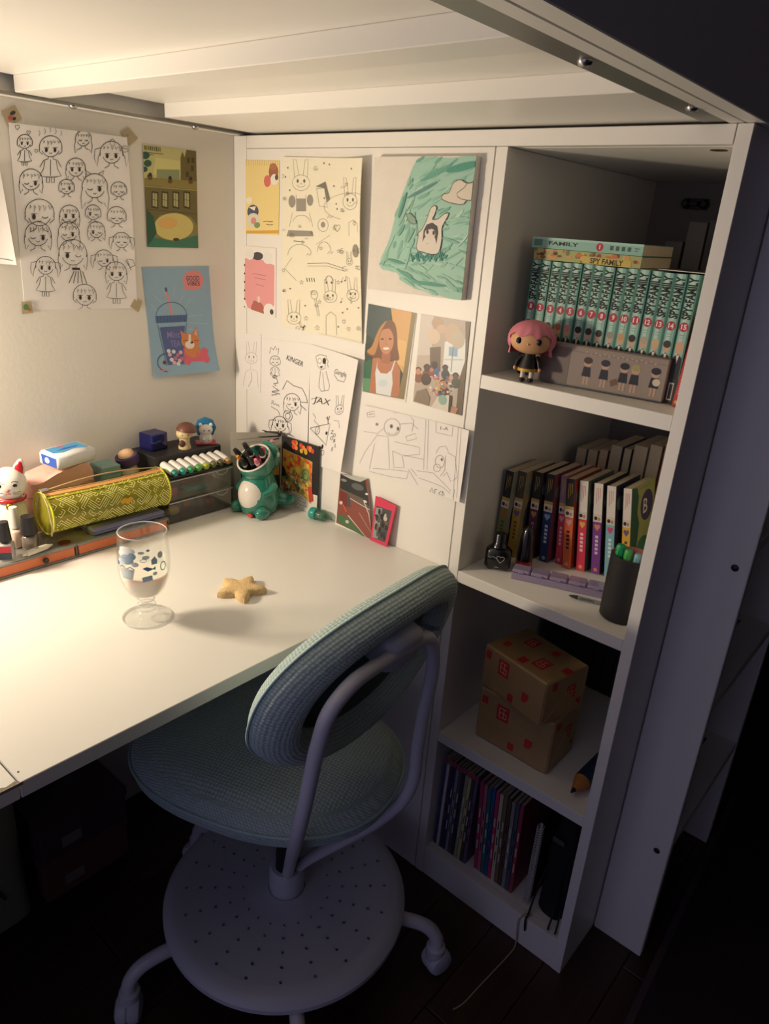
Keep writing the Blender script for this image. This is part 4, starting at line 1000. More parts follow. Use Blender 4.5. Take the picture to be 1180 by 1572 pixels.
# pink pouch with a tissue packet on it
mb = MB()
def pou(u, v):
    a = 2*math.pi*u; t = v; c_, s_ = oval(a, 3.)
    w_ = (1-.10*t)*(1+.03*math.sin(5*a+6*t)); 
    return (c_*.029*w_+.003*math.sin(7*t+a), s_*.068*w_, t*.098+.010*math.sin(a*2+1)*t+.006*math.sin(3*a)*t)
mb.grid(pou, 48, 16, closeu=True)
top = [pou(k/48, 1) for k in range(48)]; cz = sum(p[2] for p in top)/48
mb.add([(0, 0, cz+.006)]+[tuple(p) for p in top], [(0, k+1, (k+1) % 48+1) for k in range(48)])
po = mb.build('fabric_pouch', mat('pink_cloth', '#e7b3a6', .9, bump=.5, bscale=70), loc=(.0415, -.437, OT), smooth=70)
tag(po, 'soft pale pink pouch behind the yellow pencil case', 'pouch')
MB().tube([pou(u, .62) if False else tuple(Vector(pou(u, .60+.1*math.sin(u*9)))*1.01) for u in [i/40 for i in range(41)]], .0012, 6).build('seam_fold', mat('pink_fold', '#c98f84', .9), po)
ti = thing('tissue_packet', 'blue and white packet of pocket tissues on the pink pouch', 'tissue packet', (.045, -.418, OT+.1122), .20, ry=.06)
MB().box(-.026, .026, -.042, .042, 0, .026, bev=.004).build('wrapper', mat('white_film', '#e6e6e8', .25, bump=.6, bscale=60), ti, smooth=50)
s = Cyl(lambda u, v, h: Vector((-.0262+.0524*v, -.042+.084*u, .0263+h*.3)), .084, .052)
s.tol = 9
s.poly([(.1, .12), (.88, .12), (.92, .75), (.6, .60), (.3, .72), (.08, .62)], '#4f9bd2'); s.poly([(.2, .5), (.45, .38), (.8, .42), (.75, .5), (.4, .52)], '#2a5fb0'); s.poly([(.35, .16), (.6, .16), (.58, .24), (.37, .24)], '#c94f5a')
s.mb.build('wrapper_print', INK, ti)
s = Cyl(lambda u, v, h: Vector((-.018+.040*u, -.0424-h*.3, .022-.018*v)), .04, .018); s.tol = 9
s.poly([(0, 0), (1, 0), (1, 1), (.1, 1)], '#2f55b5'); s.ell(.4, .5, .15, .3, '#eeeeee'); s.mb.build('end_print', INK, ti)
# teal box, purple banded jar
tb = MB().box(-.022, .022, -.020, .020, 0, .094, bev=.002).build('small_box', mat('teal_card', '#86aaa6', .6), loc=(.040, -.345, OT), smooth=None); tag(tb, 'small pale teal box between the pouch and the jar', 'box')
MB().box(-.0225, .0225, -.0205, .0205, .078, .0788).build('lid_line', mat('teal_dark', '#4f7a78', .6), tb)
jr = thing('jar', 'small white jar with a tilted purple band left of the drawer unit', 'jar', (.042, -.299, OT))
MB().lathe([(0, 0), (.019, 0), (.021, .006), (.021, .07), (.016, .083), (0, .086)], 24).build('body', mat('cream_ceramic', '#d9cdb6', .35), jr, smooth=40)
MB(Matrix.Translation((0, 0, .094)) @ Matrix.Rotation(.35, 4, 'X')).lathe([(.016, -.009), (.0215, -.009), (.0225, 0), (.0215, .009), (.016, .009), (.016, -.009)], 28).build('band', mat('purple_band', '#4d3a6a', .5), jr, smooth=50)
MB(Matrix.Translation((0, -.002, .103)) @ Matrix.Rotation(.35, 4, 'X')).lathe([(0, 0), (.016, 0), (.014, .006), (.006, .01), (0, .0105)], 20).build('lid', mat('peach_lid', '#d8b189', .5), jr, smooth=50)

# lucky cat figurine
ct = thing('lucky_cat', 'white ceramic beckoning cat with red ears and collar', 'figurine', (.064, -.535, OT), math.radians(-26)); ct.scale = (1., 1., 1.12)
WC = mat('white_glaze', '#ece6df', .22, coat=.4); RC = mat('red_glaze', '#b8242a', .25, coat=.3); BK = mat('black_glaze', '#121212', .2); GD = mat('gold', '#c08a2c', .3, metal=.9)
MB().lathe([(0, 0), (.024, 0), (.028, .008), (.028, .03), (.024, .055), (.018, .072), (0, .075)], 28, sy=1.0).build('body', WC, ct, smooth=60)
hd = MB().ball((.003, 0, .092), .027, .030, .0255, 28, 16).build('head', WC, ct, smooth=180)
for q_ in (-1, 1):
    e = MB(Matrix.Translation((.0, q_*.0175, .108)) @ Matrix.Rotation(-q_*.28, 4, 'X'))
    e.lathe([(.0105, 0), (.009, .010), (.004, .020), (0, .0225)], 14, sx=.6); e.build('ear', WC, hd, smooth=60)
    e = MB(Matrix.Translation((.0045, q_*.0178, .1095)) @ Matrix.Rotation(-q_*.28, 4, 'X'))
    e.lathe([(.0075, 0), (.0065, .008), (.0028, .016), (0, .018)], 12, sx=.45); e.build('inner_ear', RC, hd, smooth=60)
    MB().ball((.0275, q_*.0115, .0955), .0018, .0042, .0024, 10, 6).build('eye', BK, hd, smooth=180)
    MB().tube([(.0278, q_*.017, .1005), (.0292, q_*.012, .1025), (.0298, q_*.007, .1015)], .0005, 5).build('brow', BK, hd)
    MB().ball((.020, q_*.012, .010), .011, .009, .010, 14, 8).build('paw', WC, ct, smooth=180)
    for k in (-1, 0, 1): MB().tube([(.0275, q_*.008, .084+k*.002), (.0235, q_*.019, .0845+k*.004)], .0003, 4).build('whisker', BK, hd)
MB().ball((.030, 0, .0885), .0024, .0038, .0026, 10, 6).build('nose', mat('pink_glaze', '#cf7f7c', .3), hd, smooth=180)
MB().tube([(.0275, -.004, .0815), (.029, 0, .0835), (.0275, .004, .0815)], .0005, 5).build('mouth', RC, hd)
MB().tube([(.0235*math.cos(a), .0235*math.sin(a), .0685) for a in [2*math.pi*k/32 for k in range(32)]], .0028, 8, closed=True).build('collar', RC, ct, smooth=60)
MB().ball((.0265, 0, .0615), .005, .0062, .0060, 12, 8).build('bell', GD, ct, smooth=180)

# nail varnishes and glue tube in front
def varnish(loc, rz, capc, bodym, h, capn, lab, labc=None):
    t = thing('nail_varnish', lab, 'nail varnish', loc, rz, 'little bottles on the drawer tray')
    MB().box(-.0115, .0115, -.0115, .0115, 0, h*.45, bev=.0035).build('bottle', bodym, t, smooth=60)
    MB().lathe([(0, h*.45), (.0055, h*.45), (.0055, h*.5), (capn*1.12, h*.5), (capn*.85, h), (0, h)], 20).build('cap', mat('cap_'+capc, capc, .4), t, smooth=40)
    if labc:
        part('label', mat('lab_'+labc[0], labc[0], .5), t, (.0116, .0121, -.0095, .0095, h*.24, h*.40), bev=0)
        part('label', mat('lab_'+labc[1], labc[1], .5), t, (.0116, .0121, -.0095, .0095, h*.05, h*.23), bev=0)
    return t
p = at(17, 861, z=OT); varnish((p.x-.012, p.y, OT), -.6, '#1b1a1d', clear('pale_varnish', (.7, .7, .7), .05, 1.45, '#b9b6b2', .6), .066, .0088, 'nail varnish bottle with tall black cap and red label', ('#c22f3c', '#2e3a48'))
p = at(52, 845, z=OT); varnish((p.x-.010, p.y, OT), -.6, '#232024', clear('nude_varnish', (.6, .55, .5), .05, 1.45, '#a99a8e', .5), .060, .0125, 'nail varnish bottle with broad black cap in front of the lucky cat')
p = at(14, 838, z=OT); varnish((.098, p.y+.010, OT), .2, '#e3ddd0', mat('pale_pink_bottle', '#d8c0ae', .3), .072, .0075, 'nail varnish bottle with a white cap behind the black-capped ones')
A_, B_ = at(35, 852, z=OT+.005), at(80, 836, z=OT+.005)
gt = MB().tube([Vector((0, 0, 0)), (B_-A_)*.12, (B_-A_)*.13, (B_-A_)*.8, (B_-A_)*.9, B_-A_], [.0028, .0028, .005, .005, .0028, .0015], 12).build('glue_tube', mat('ivory_tube', '#ddd6c4', .4), loc=A_, smooth=40)
tag(gt, 'thin ivory tube lying along the front of the drawer tray', 'tube')
MB(Matrix.Translation((B_-A_)*.45)).ball((0, 0, .004), .003, .006, .0016, 10, 6, col=None).build('tube_mark', mat('grey_mark', '#8f8c86', .5), gt)
A_ = at(100, 842, z=OT); cn = MB().lathe([(0, 0), (.010, 0), (.0105, .0008), (.0105, .0016), (0, .002)], 20).build('coin', mat('copper', '#8a5a34', .35, metal=.8), loc=(.136, A_.y+.01, OT)); tag(cn, 'copper coin on the drawer tray below the yellow case', 'coin')

# clear two-drawer unit, with small things inside
du = thing('drawer_unit', 'clear two-drawer desktop unit beside the green dinosaur', 'drawers', (.066, -.188, DZ))
SM = clear('smoked_acrylic', (.88, .87, .85), .06, 1.45, '#b0aca4', .09)
hx, hy = .0635, .0800
mb = MB()
for z0, z1 in ((0, .002), (.0455, .0475), (.0895, .0918)): mb.box(-hx, hx, -hy, hy, z0, z1)
for y in (-hy, hy-.002): mb.box(-hx, hx, y, y+.002, .002, .0895)
mb.box(-hx, -hx+.002, -hy+.002, hy-.002, .002, .0895); mb.build('case', SM, du)
for z0 in (.003, .0485):
    mb = MB(); mb.box(hx-.003, hx-.0005, -hy+.003, hy-.003, z0, z0+.040); mb.box(-hx+.004, hx-.003, -hy+.004, hy-.004, z0, z0+.0015)
    d = mb.build('drawer', SM, du)
    MB().tube([(hx-.0002, hy-.045, z0+.040), (hx-.0002, hy-.040, z0+.033), (hx-.0002, hy-.030, z0+.030), (hx-.0002, hy-.020, z0+.033), (hx-.0002, hy-.015, z0+.040)], .0009, 6).build('grip_notch', mat('notch_edge', '#b9b6ae', .3), d)
    MB().box(hx-.0032, hx, -hy+.003, hy-.003, z0+.0395, z0+.0412).build('drawer_rim', mat('acrylic_edge', '#c9c6bd', .3), d)
inn = [('eraser', '#2f9c93', (.105, -.190, DZ+.0505), (.010, .027, .008), 'teal eraser in the upper clear drawer'), ('sharpener', '#c9566a', (.100, -.245, DZ+.0505), (.012, .012, .014), 'pink sharpener in the upper clear drawer'), ('sticker_roll', '#3d6fa0', (.085, -.225, DZ+.0505), (.010, .010, .017), 'blue clip at the back of the upper clear drawer'), ('crayon', '#b5513c', (.075, -.180, DZ+.0505), (.006, .03, .012), 'red crayon box in the upper clear drawer'), ('pad', '#8d6f3e', (.070, -.150, DZ+.0505), (.02, .02, .012), 'ochre pad in the upper clear drawer')]
for nm, c, l, d, lb in inn:
    o = MB().box(-d[0], d[0], -d[1], d[1], 0, d[2]*2*.5+.004, bev=.0025).build(nm, mat('in_'+c, c, .5), loc=l, smooth=50); tag(o, lb, nm.replace('_', ' '), 'small things in the clear drawers')
for i, (c, y, r, cn_) in enumerate((('#d2b233', -.236, .010, 'yellow'), ('#d9743a', -.195, .009, 'orange'), ('#b9b4a8', -.255, .008, 'grey'), ('#3f9a84', -.180, .009, 'green'), ('#b8484e', -.150, .009, 'red'), ('#8f5aa0', -.215, .008, 'violet'))):
    o = MB().ball((0, 0, r), r, r*1.25, r, 14, 9).build('bead', mat('bead_'+c, c, .35), loc=(.098-.02*(i % 2), y, DZ+.0046), smooth=180); tag(o, cn_+' bead in the lower clear drawer', 'bead', 'beads in the lower drawer')

# black stepped tray with markers on top
TR0 = DZ+.092
tr = thing('marker_tray', 'black stepped display tray on the clear drawer unit', 'tray', (.066, -.188, TR0))
part('tray_top', mat('matt_black', '#201f20', .5, bump=.1), tr, (-.062, .022, -.080, .080, 0, .036), bev=.002)
part('tray_step', MATS['matt_black'], tr, (.0222, .062, -.080, .080, 0, .0075), bev=.0015)
tips = [('#1f7f78', 'dark teal'), ('#22958a', 'teal'), ('#2f9c6c', 'sea green'), ('#58a84a', 'leaf green'), ('#a9b830', 'lime'), ('#6a6a3a', 'olive'), ('#55502c', 'dark olive'), ('#b98f56', 'tan')]
for i, (c, nm) in enumerate(tips):
    t = thing('marker', 'white marker with %s tip in the black tray' % nm, 'marker', (.0895, -.2515+i*.0182, TR0+.0205), 0, 'markers in the black tray', ry=.17)
    M_ = Matrix.Rotation(math.pi/2, 4, 'Y')
    MB(M_).lathe([(0, .001), (.0072, .001), (.0078, .003), (.0078, .036), (.007, .0375), (0, .0375)], 18).build('barrel', mat('marker_white', '#e9e7e2', .35), t, smooth=40)
    MB(M_).lathe([(.0066, .0376), (.0066, .043), (.0045, .0465), (0, .047)], 16).build('tip_cap', mat('tip_'+c, c, .4), t, smooth=40)
TT = TR0+.036
gb = thing('glass_block', 'deep blue glass cube on the black tray', 'glass cube', (.030, -.232, TT), .15)
MB().box(-.019, .019, -.021, .021, 0, .034, bev=.002).build('cube', clear('blue_glass', (.10, .12, .55), .03, 1.5, '#1a2070', .45), gb)
MB().ball((.004, 0, .017), .010, .012, .010, 14, 9).build('inclusion', mat('pale_engraving', '#5a66b8', .5), gb, smooth=180)
mu = thing('mushroom_figure', 'little mushroom figurine with brown cap on the black tray', 'figurine', (.066, -.183, TT), -.5)
MB().lathe([(0, 0), (.0125, 0), (.0125, .004), (.010, .012), (.0105, .022), (0, .024)], 22).build('stem', mat('cream_vinyl', '#d8c193', .45), mu, smooth=50)
MB().ball((0, 0, .031), .0150, .0165, .0125, 22, 12).build('head', mat('cream_vinyl2', '#e0c898', .45), mu, smooth=180)
MB(Matrix.Rotation(-.12, 4, 'X')).lathe([(0, .036), (.015, .036), (.0208, .0375), (.0205, .041), (.016, .049), (.008, .0535), (0, .0545)], 26).build('cap', mat('brown_cap_vinyl', '#6e4536', .45), mu, smooth=60)
MB().ball((.0095, -.006, .0125), .0045, .0065, .0075, 12, 8).build('brown_spot', mat('brown_spot', '#5d3a2e', .5), mu, smooth=180)
for q_ in (-1, 1): MB().ball((.0148, q_*.006, .031), .0008, .0014, .0008, 8, 5).build('closed_eye', BK, mu)
hc = thing('hooded_cat_figure', 'tiny white cat figurine with a blue hood on a red base', 'figurine', (.062, -.128, TT), -.5)
MB().box(-.015, .015, -.021, .021, 0, .0035, bev=.0015).build('base', mat('red_base', '#a8233a', .35), hc)
MB().lathe([(0, .0036), (.012, .0036), (.0135, .012), (.010, .026), (0, .03)], 20).build('body', WC, hc, smooth=60)
h2 = MB().ball((.003, 0, .030), .0125, .0145, .0115, 20, 12).build('head', WC, hc, smooth=180)
MB(Matrix.Translation((-.006, 0, .033)) @ Matrix.Rotation(math.pi/2, 4, 'Y')).lathe([(0, -.008), (.014, -.007), (.0225, -.001), (.0225, .004), (.018, .006), (0, .006)], 8).build('hood', mat('blue_hood', '#2f7aa6', .4), hc, smooth=30)
for q_ in (-1, 1):
    MB().ball((.004, q_*.0105, .0405), .003, .004, .0045, 10, 6).build('ear', WC, h2, smooth=180)
    MB().ball((.0148, q_*.005, .031), .0012, .002, .001, 8, 5).build('eye', BK, h2)
    MB().ball((.012, q_*.006, .012), .004, .0035, .0045, 10, 6).build('paw', WC, hc, smooth=180)

# ------------------------------------------------------------------ dinosaur pen pot
GR = mat('green_glaze', '#2f7f6c', .2, var=.12, scale=60, coat=.6); WG = mat('white_belly_glaze', '#e4ddd2', .18, coat=.6)
dn = thing('dinosaur_pot', 'glossy green dinosaur pen pot with white belly and open mouth', 'pen holder', (.184, -.086, DZ), math.radians(-82))
mb = MB(); mb.lathe([(0, 0), (.030, 0), (.038, .006), (.043, .022), (.044, .040), (.039, .062), (.032, .080), (.029, .094), (.0, .094)], 36, sy=.96); mb.build('body', GR, dn, smooth=60)
mb = MB(); mb.ball((.012, 0, .043), .0365, .034, .041, 30, 18); mb.build('belly', WG, dn, smooth=180)
MH = Matrix.Translation((-.002, 0, .096)) @ Matrix.Rotation(.62, 4, 'Y')
hb = MB(MH)
hb.lathe([(.016, -.014), (.030, -.006), (.036, .008), (.0365, .024), (.035, .031), (.032, .0325), (.030, .030), (.030, .010), (.022, .0), (0, -.002)], 34, sx=1.06)
hd = hb.build('head', GR, dn, smooth=60)
MB(MH).tube([(.0338*1.05*math.cos(a), .0338*math.sin(a), .0325) for a in [2*math.pi*k/40 for k in range(40)]], .0022, 7, closed=True).build('teeth_rim', WG, hd, smooth=60)
MB(MH).lathe([(0, .006), (.029, .0105), (.029, .0115), (0, .007)], 24).build('mouth_floor', mat('mouth_pink', '#a8405a', .4), hd)
MB().ball((-.030, 0, .118), .014, .030, .030, 20, 12).build('skull', GR, hd, smooth=180)
for q_ in (-1, 1):
    MB().ball((-.026, q_*.0285, .126), .004, .0028, .006, 10, 7).build('eye', mat('eye_pale', '#c9c7a8', .2), hd, smooth=180)
    MB().ball((.026, q_*.034, .013), .019, .013, .014, 18, 11).build('foot', GR, dn, smooth=180)
    MB().tube([(-.006, q_*.037, .066), (.012, q_*.040, .056), (.026, q_*.034, .052)], [.009, .008, .006], 12).build('arm', GR, dn, smooth=60)
for k in range(4):
    MB().ball((-.044+.004*abs(k-1), 0, .142-k*.022), .006, .007, .008, 10, 7).build('back_spike', mat('pink_spike', '#d08d95', .35), dn, smooth=180)
MB().ball((.040, .012, .006), .004, .008, .004, 10, 6).build('toe_mark', mat('red_mark', '#c2463e', .3), dn)
MB().tube(spline([(-.028, .004, .035), (-.040, .022, .026), (-.044, .044, .026), (-.040, .062, .038)]), [.024-.0008*i for i in range(25)], 14).build('tail', GR, dn, smooth=60)
pens = [('#121215', .020, .002, .10, 'thick black pen in front'), ('#18181c', -.004, .020, .11, 'matt black pen at the side'), ('#1a1a1d', .006, -.020, .10, 'black pen by the jaw'), ('#161619', .0, .0, .10, 'black pen with a silver clip'), ('#1d1d22', .012, .010, .08, 'black pen nearest the snout'), ('#c8455f', -.012, .014, .06, 'pink marker'), ('#d98d2a', .014, -.010, .085, 'orange striped pen'), ('#d77a8c', .010, .018, .07, 'rose pencil'), ('#2b2b31', -.008, -.014, .09, 'charcoal pen'), ('#3a3134', .002, -.004, .075, 'dark brown pen')]
MW = Matrix.Translation((.184, -.086, DZ)) @ Matrix.Rotation(math.radians(-82), 4, 'Z') @ MH
for i, (c, x, y, l, lb) in enumerate(pens):
    a = Vector((x, y, .0115)); b = a+Vector((x*.5, y*.5, .030+l*.18))
    A_, B_ = MW @ a, MW @ b
    t = thing('pen', lb+' in the dinosaur pot', 'pen', A_, 0, 'pens in the dinosaur pot')
    D_ = B_-A_
    MB().tube([Vector((0, 0, 0)), D_*.85, D_], [.0058, .0058, .0042] if c < '#4' else [.0046, .0046, .0032], 12).build('barrel', mat('potpen_'+c, c, .35), t, smooth=40)
    nn = D_.normalized()
    MB().tube([D_*.62, D_*.70], [.0061, .0061] if c < '#4' else [.0050, .0050], 12).build('ring', STEEL if i % 2 == 0 else mat('pale_ring', '#d9d2c2', .4), t)
    if c == '#d98d2a':
        for k in range(3): MB().tube([D_*(.34+k*.1), D_*(.38+k*.1)], [.0049, .0049], 12).build('stripe', BLACK, t)

# ------------------------------------------------------------------ standing pop-up card behind the dinosaur
cd = thing('popup_card', 'open pop-up card with grey left page and bright orange picture page', 'card', (.172, -.013, DZ))
def page(nm, p0, p1, h, m):
    d = Vector((p1[0]-p0[0], p1[1]-p0[1], 0)); n_ = Vector((-d.y, d.x, 0)).normalized()
    return Sheet(Vector((p0[0], p0[1], h)), Vector((p1[0], p1[1], h)), Vector((p1[0], p1[1], .0005)), Vector((p0[0], p0[1], .0005)), thick=.0012, lift=0)
def page_done(s, nm, m):
    o = s.paper_mb().build(nm, m, cd, loc=s.c); s.mb.build('page_print', INK, o); return o
s = page('l', (-.062, -.088), (-.0008, -.001), .158, None); s.n = Vector((.8, -.6, 0)) if s.n.dot(Vector((1, -1, 0))) < 0 else s.n
s.line([(.12, .10), (.62, .07)], .0009, '#6f6a63'); s.line([(.2, .15), (.6, .12)], .0009, '#6f6a63')
s.poly([(.2, .28), (.98, .22), (.98, .98), (.2, .98)], '#3a2a18'); s.poly([(.23, .31), (.96, .25), (.96, .60), (.23, .62)], '#b58a3c'); s.poly([(.5, .29), (.78, .27), (.78, .6), (.5, .6)], '#dcb057'); s.poly([(.23, .62), (.96, .6), (.96, .97), (.23, .97)], '#20211f')
for k in range(9): s.ell(.3+.07*k, .42+.05*math.sin(k*2.1), .03, .03, ('#8d6a2a', '#e3c47a', '#6f7a34')[k % 3], 8)
page_done(s, 'left_page', mat('grey_card', '#a9a296', .7))
s = page('r', (.0008, -.001), (.108, .004), .152, None)
s.n = -s.n if s.n.y > 0 else s.n
random.seed(31)
s.poly([(0, 0), (1, .02), (1, .70), (0, .74)], '#1e1a1c'); s.poly([(0, .74), (1, .70), (1, 1), (0, 1)], '#e2ddd2')
for k in range(16): s.ell(random.uniform(.3, .95), random.uniform(.04, .14), .045, .035, random.choice(['#d9a62f', '#d8432a', '#e8862e']), 8)
s.poly([(.03, .18), (.84, .24), (.84, .86), (.60, .78), (.03, .74)], '#c9a04a')
for k in range(150):
    x, y = random.uniform(.06, .82), random.uniform(.24, .78)
    c = random.choice(['#e2562a', '#e8862e', '#d8b13a', '#cf3b28']) if y < .46 else random.choice(['#6f8a4a', '#b98a3a', '#8d6a34', '#d9b45a', '#5a5a3a', '#c9563a', '#dcd2b8'])
    s.ell(x, y, random.uniform(.02, .05), random.uniform(.015, .04), c, 7)
s.ell(.68, .46, .11, .10, '#8aa05a', 14); s.arc(.68, .46, .09, .08, 0, 360, .0012, '#2f3a28'); s.arc(.68, .48, .06, .05, 0, 360, .001, '#2f3a28'); s.ell(.47, .42, .07, .05, '#dcc23a', 12)
s.poly([(.03, .42), (.12, .48), (.16, .56), (.03, .60)], '#141214'); s.poly([(.75, .62), (.86, .60), (.90, .80), (.80, .84)], '#c23c34')
for k in range(7): s.line([(.10, .80+k*.024), (.62+.2*math.sin(k*3), .80+k*.024)], .0007, '#55504a')
page_done(s, 'right_page', mat('black_card', '#2a2627', .6))
# black paper cut-out branches at the top fold
mb = MB(Matrix.Translation((-.006, -.004, 0)))
for P in ([(0, 0, .150), (-.020, -.030, .148), (-.030, -.045, .150)], [(0, 0, .156), (-.014, -.020, .158), (-.020, -.030, .163)], [(0, 0, .145), (-.012, -.018, .140), (-.028, -.038, .142)], [(0, 0, .150), (.010, -.004, .160), (.03, -.004, .157)]): mb.tube(P, [.0035, .0024, .0006], 6)
mb.build('paper_branches', MATS['black_card'], cd)

# pencil sharpener, leaning photographs
sp_ = thing('pencil_sharpener', 'teal capped clear pencil sharpener lying by the panel', 'sharpener', (.280, -.026, DZ+.0125), .18)
MB(Matrix.Rotation(math.pi/2, 4, 'Y')).lathe([(0, 0), (.0115, 0), (.0125, .002), (.0125, .014), (.0118, .015)], 24).build('cap', mat('teal_cap', '#2b9a90', .35), sp_, smooth=40)
MB(Matrix.Rotation(math.pi/2, 4, 'Y')).lathe([(.0112, .0152), (.0120, .022), (.0112, .034), (.007, .041), (0, .043)], 24).build('shell', clear('green_tint_plastic', (.55, .72, .62), .05, 1.45, '#5f9a84', .3), sp_, smooth=60)
MB().box(.016, .030, -.005, .005, -.006, .004, bev=.001).build('blade_block', mat('dull_metal', '#8d8f8a', .4, metal=.7), sp_)
def lean(px, y0, y1):
    tl, tr, br, bl = [at(u, v, Y=-.006) for u, v in px]
    zb = DZ+.0008
    for p_, y_ in ((tl, y1), (tr, y1), (br, y0), (bl, y0)): p_.y = y_
    bl.z = zb; br.z = zb
    k_ = (y1-y0)/(tl.z-zb); tr.y = y0+k_*(tr.z-zb); tl.y = y0+k_*(tl.z-zb)
    return tl, tr, br, bl
s = Sheet(*lean([(521, 727), (563, 735), (574, 823), (518, 799)], -.013, -.0035), thick=.0005, lift=0, ); 
s.crop(460, 690, 6.556, Y=-.008)
s.poly([(395, 240), (720, 260), (750, 900), (380, 730)], '#8c4a40'); s.poly([(395, 240), (560, 320), (640, 300), (720, 560), (600, 480), (400, 390)], '#2f3130'); s.poly([(400, 250), (500, 300), (590, 325), (640, 305), (720, 260)], '#b9bcb8'); s.poly([(400, 390), (600, 470), (720, 560), (720, 600), (400, 430)], '#6a5a50')
s.ell(560, 370, 60, 30, '#60625f', 12, .3); s.ell(430, 310, 30, 14, '#8a8c88', 9, .3); s.ell(640, 430, 14, 10, '#e3e3df', 8); s.ell(620, 495, 18, 10, '#d8d8d2', 8, .4)
s.poly([(385, 720), (392, 640), (470, 660), (590, 820), (570, 812)], '#4a6e48'); s.line([(470, 640), (600, 822)], .0022, '#d9d2c8'); s.line([(400, 430), (720, 580)], .0016, '#d6c4ba'); s.line([(610, 500), (640, 600), (740, 740)], .0018, '#e2d6cc'); s.line([(560, 600), (730, 780)], .0012, '#c9aba2')
s.poly([(400, 410), (470, 440), (480, 560), (450, 560), (400, 520)], '#7a2f28'); s.poly([(462, 430), (488, 470), (492, 560), (462, 555)], '#4a5258'); s.line([(430, 545), (455, 610)], .0026, '#d8572f'); s.ell(412, 530, 14, 18, '#cfcac0', 9); s.ell(462, 700, 14, 16, '#c9c4ba', 9)
s.finish('track_photo', MATS['photo_paper'], 'photo print of a red running track leaning on the panel', 'photo', ink=GLOSSINK)
s = Sheet(*lean([(577, 761), (609, 776), (599, 833), (574, 822)], -.016, -.007), thick=.0012, lift=0)
s.poly([(0, 0), (1, 0), (1, 1), (0, 1)], '#d8365a'); s.poly([(.10, .20), (.86, .16), (.86, .92), (.10, .92)], '#43484a')
random.seed(41)
s.poly([(.10, .24), (.4, .2), (.4, .9), (.10, .92)], '#8d9a98')
for k in range(26): s.ell(random.uniform(.18, .78), random.uniform(.28, .84), random.uniform(.05, .12), random.uniform(.04, .09), random.choice(['#1f2022', '#2e2c2e', '#c9c0b6', '#54504e', '#7a5a4a', '#151516']), 7)
s.finish('instant_photo', mat('pink_card2', '#d8365a', .5), 'small instant photo in a bright pink frame leaning on the panel', 'photo', ink=GLOSSINK)

# ------------------------------------------------------------------ glass of milk and the star biscuit
GX, GY = .4073, -.4931
gl = thing('drinking_glass', 'stemmed clear glass with blue stickers print standing on the desk', 'glass', (GX, GY, DZ))
def bowl(z):
    T = [(.033, .011), (.038, .0165), (.046, .0240), (.056, .0300), (.070, .0350), (.085, .0374), (.100, .0380), (.118, .0368), (.1435, .0348)]
    for (a, ra), (b, rb) in zip(T, T[1:]):
        if a <= z <= b: return ra+(rb-ra)*(z-a)/(b-a)
    return T[0][1] if z < T[0][0] else T[-1][1]
zs = [.033+i*(.1435-.033)/26 for i in range(27)]
outp = [(0, 0), (.0355, 0), (.0365, .0015), (.036, .003), (.022, .0062), (.016, .009), (.0125, .012), (.0135, .016), (.0115, .019), (.0135, .023), (.0112, .027), (.0118, .031)]+[(bowl(z), z) for z in zs]
inp = [(bowl(z)-.0016, z) for z in zs[::-1] if z > .042]+[(.012, .0405), (0, .040)]
MB().lathe(outp+[(bowl(.1435)-.0008, .1443)]+inp, 56).build('glass_body', GLASS, gl, smooth=50)
RIMG = clear('glass_rim_glint', (.95, .96, .95), .02, 1.6, '#ffffff', .35)  # whitened so rim, foot and stem rings carry a painted edge highlight
MB().tube([(.0344*math.cos(a), .0344*math.sin(a), .1438) for a in [2*math.pi*k/48 for k in range(48)]], .0009, 8, closed=True).build('rim', RIMG, gl, smooth=60)
MB().tube([(.0362*math.cos(a), .0362*math.sin(a), .0018) for a in [2*math.pi*k/48 for k in range(48)]], .0010, 8, closed=True).build('foot_edge', RIMG, gl, smooth=60)
for z_, r_ in ((.0165, .0134), (.0235, .0134), (.032, .0122)): MB().tube([(r_*math.cos(a), r_*math.sin(a), z_) for a in [2*math.pi*k/32 for k in range(32)]], .0007, 6, closed=True).build('stem_ring', RIMG, gl, smooth=60)
mk = MB().lathe([(0, .0408), (.0125, .0412)]+[(bowl(z)-.0020, z) for z in [.044+.003*i for i in range(12)]]+[(bowl(.0785)-.003, .0785), (0, .0782)], 48).build('milk', mat('milk', '#f6efe2', .3, sss=.9), gl, smooth=60)
gp = Cyl(lambda u, v, h: Vector((bowl(.140-.075*v)+.0003+h)*0+0 for _ in ()) if False else Vector(((bowl(.140-.075*v)+.0002+h)*math.cos(-.75+(u-.5)*2.4), (bowl(.140-.075*v)+.0002+h)*math.sin(-.75+(u-.5)*2.4), .140-.075*v)), .098, .075)
gp.ell(.30, .18, .16, .08, '#d8dde0', 16); gp.ell(.22, .26, .10, .07, '#dfe3e5', 14); gp.ell(.62, .30, .06, .04, '#d5dadd', 12); gp.ell(.86, .30, .05, .07, '#c3ced6', 12); gp.ell(.45, .44, .06, .05, '#dfe3e5', 12); gp.ell(.75, .66, .04, .04, '#d5dadd', 10)
B1, B2, B3 = '#8fa9bd', '#c9d2d8', '#4f6aa5'
gp.ell(.30, .36, .13, .10, B1, 18); gp.ell(.20, .42, .08, .07, B2, 14); gp.ell(.40, .28, .07, .07, B1, 14); gp.poly([(.16, .55), (.44, .55), (.40, .78), (.20, .78)], B2)
gp.line([(.16, .55), (.22, .50), (.30, .56), (.37, .50), (.44, .55)], .0016, '#6f8496'); [gp.line([(.20+k*.05, .57), (.21+k*.045, .77)], .0007, '#7d8ea0') for k in range(5)]
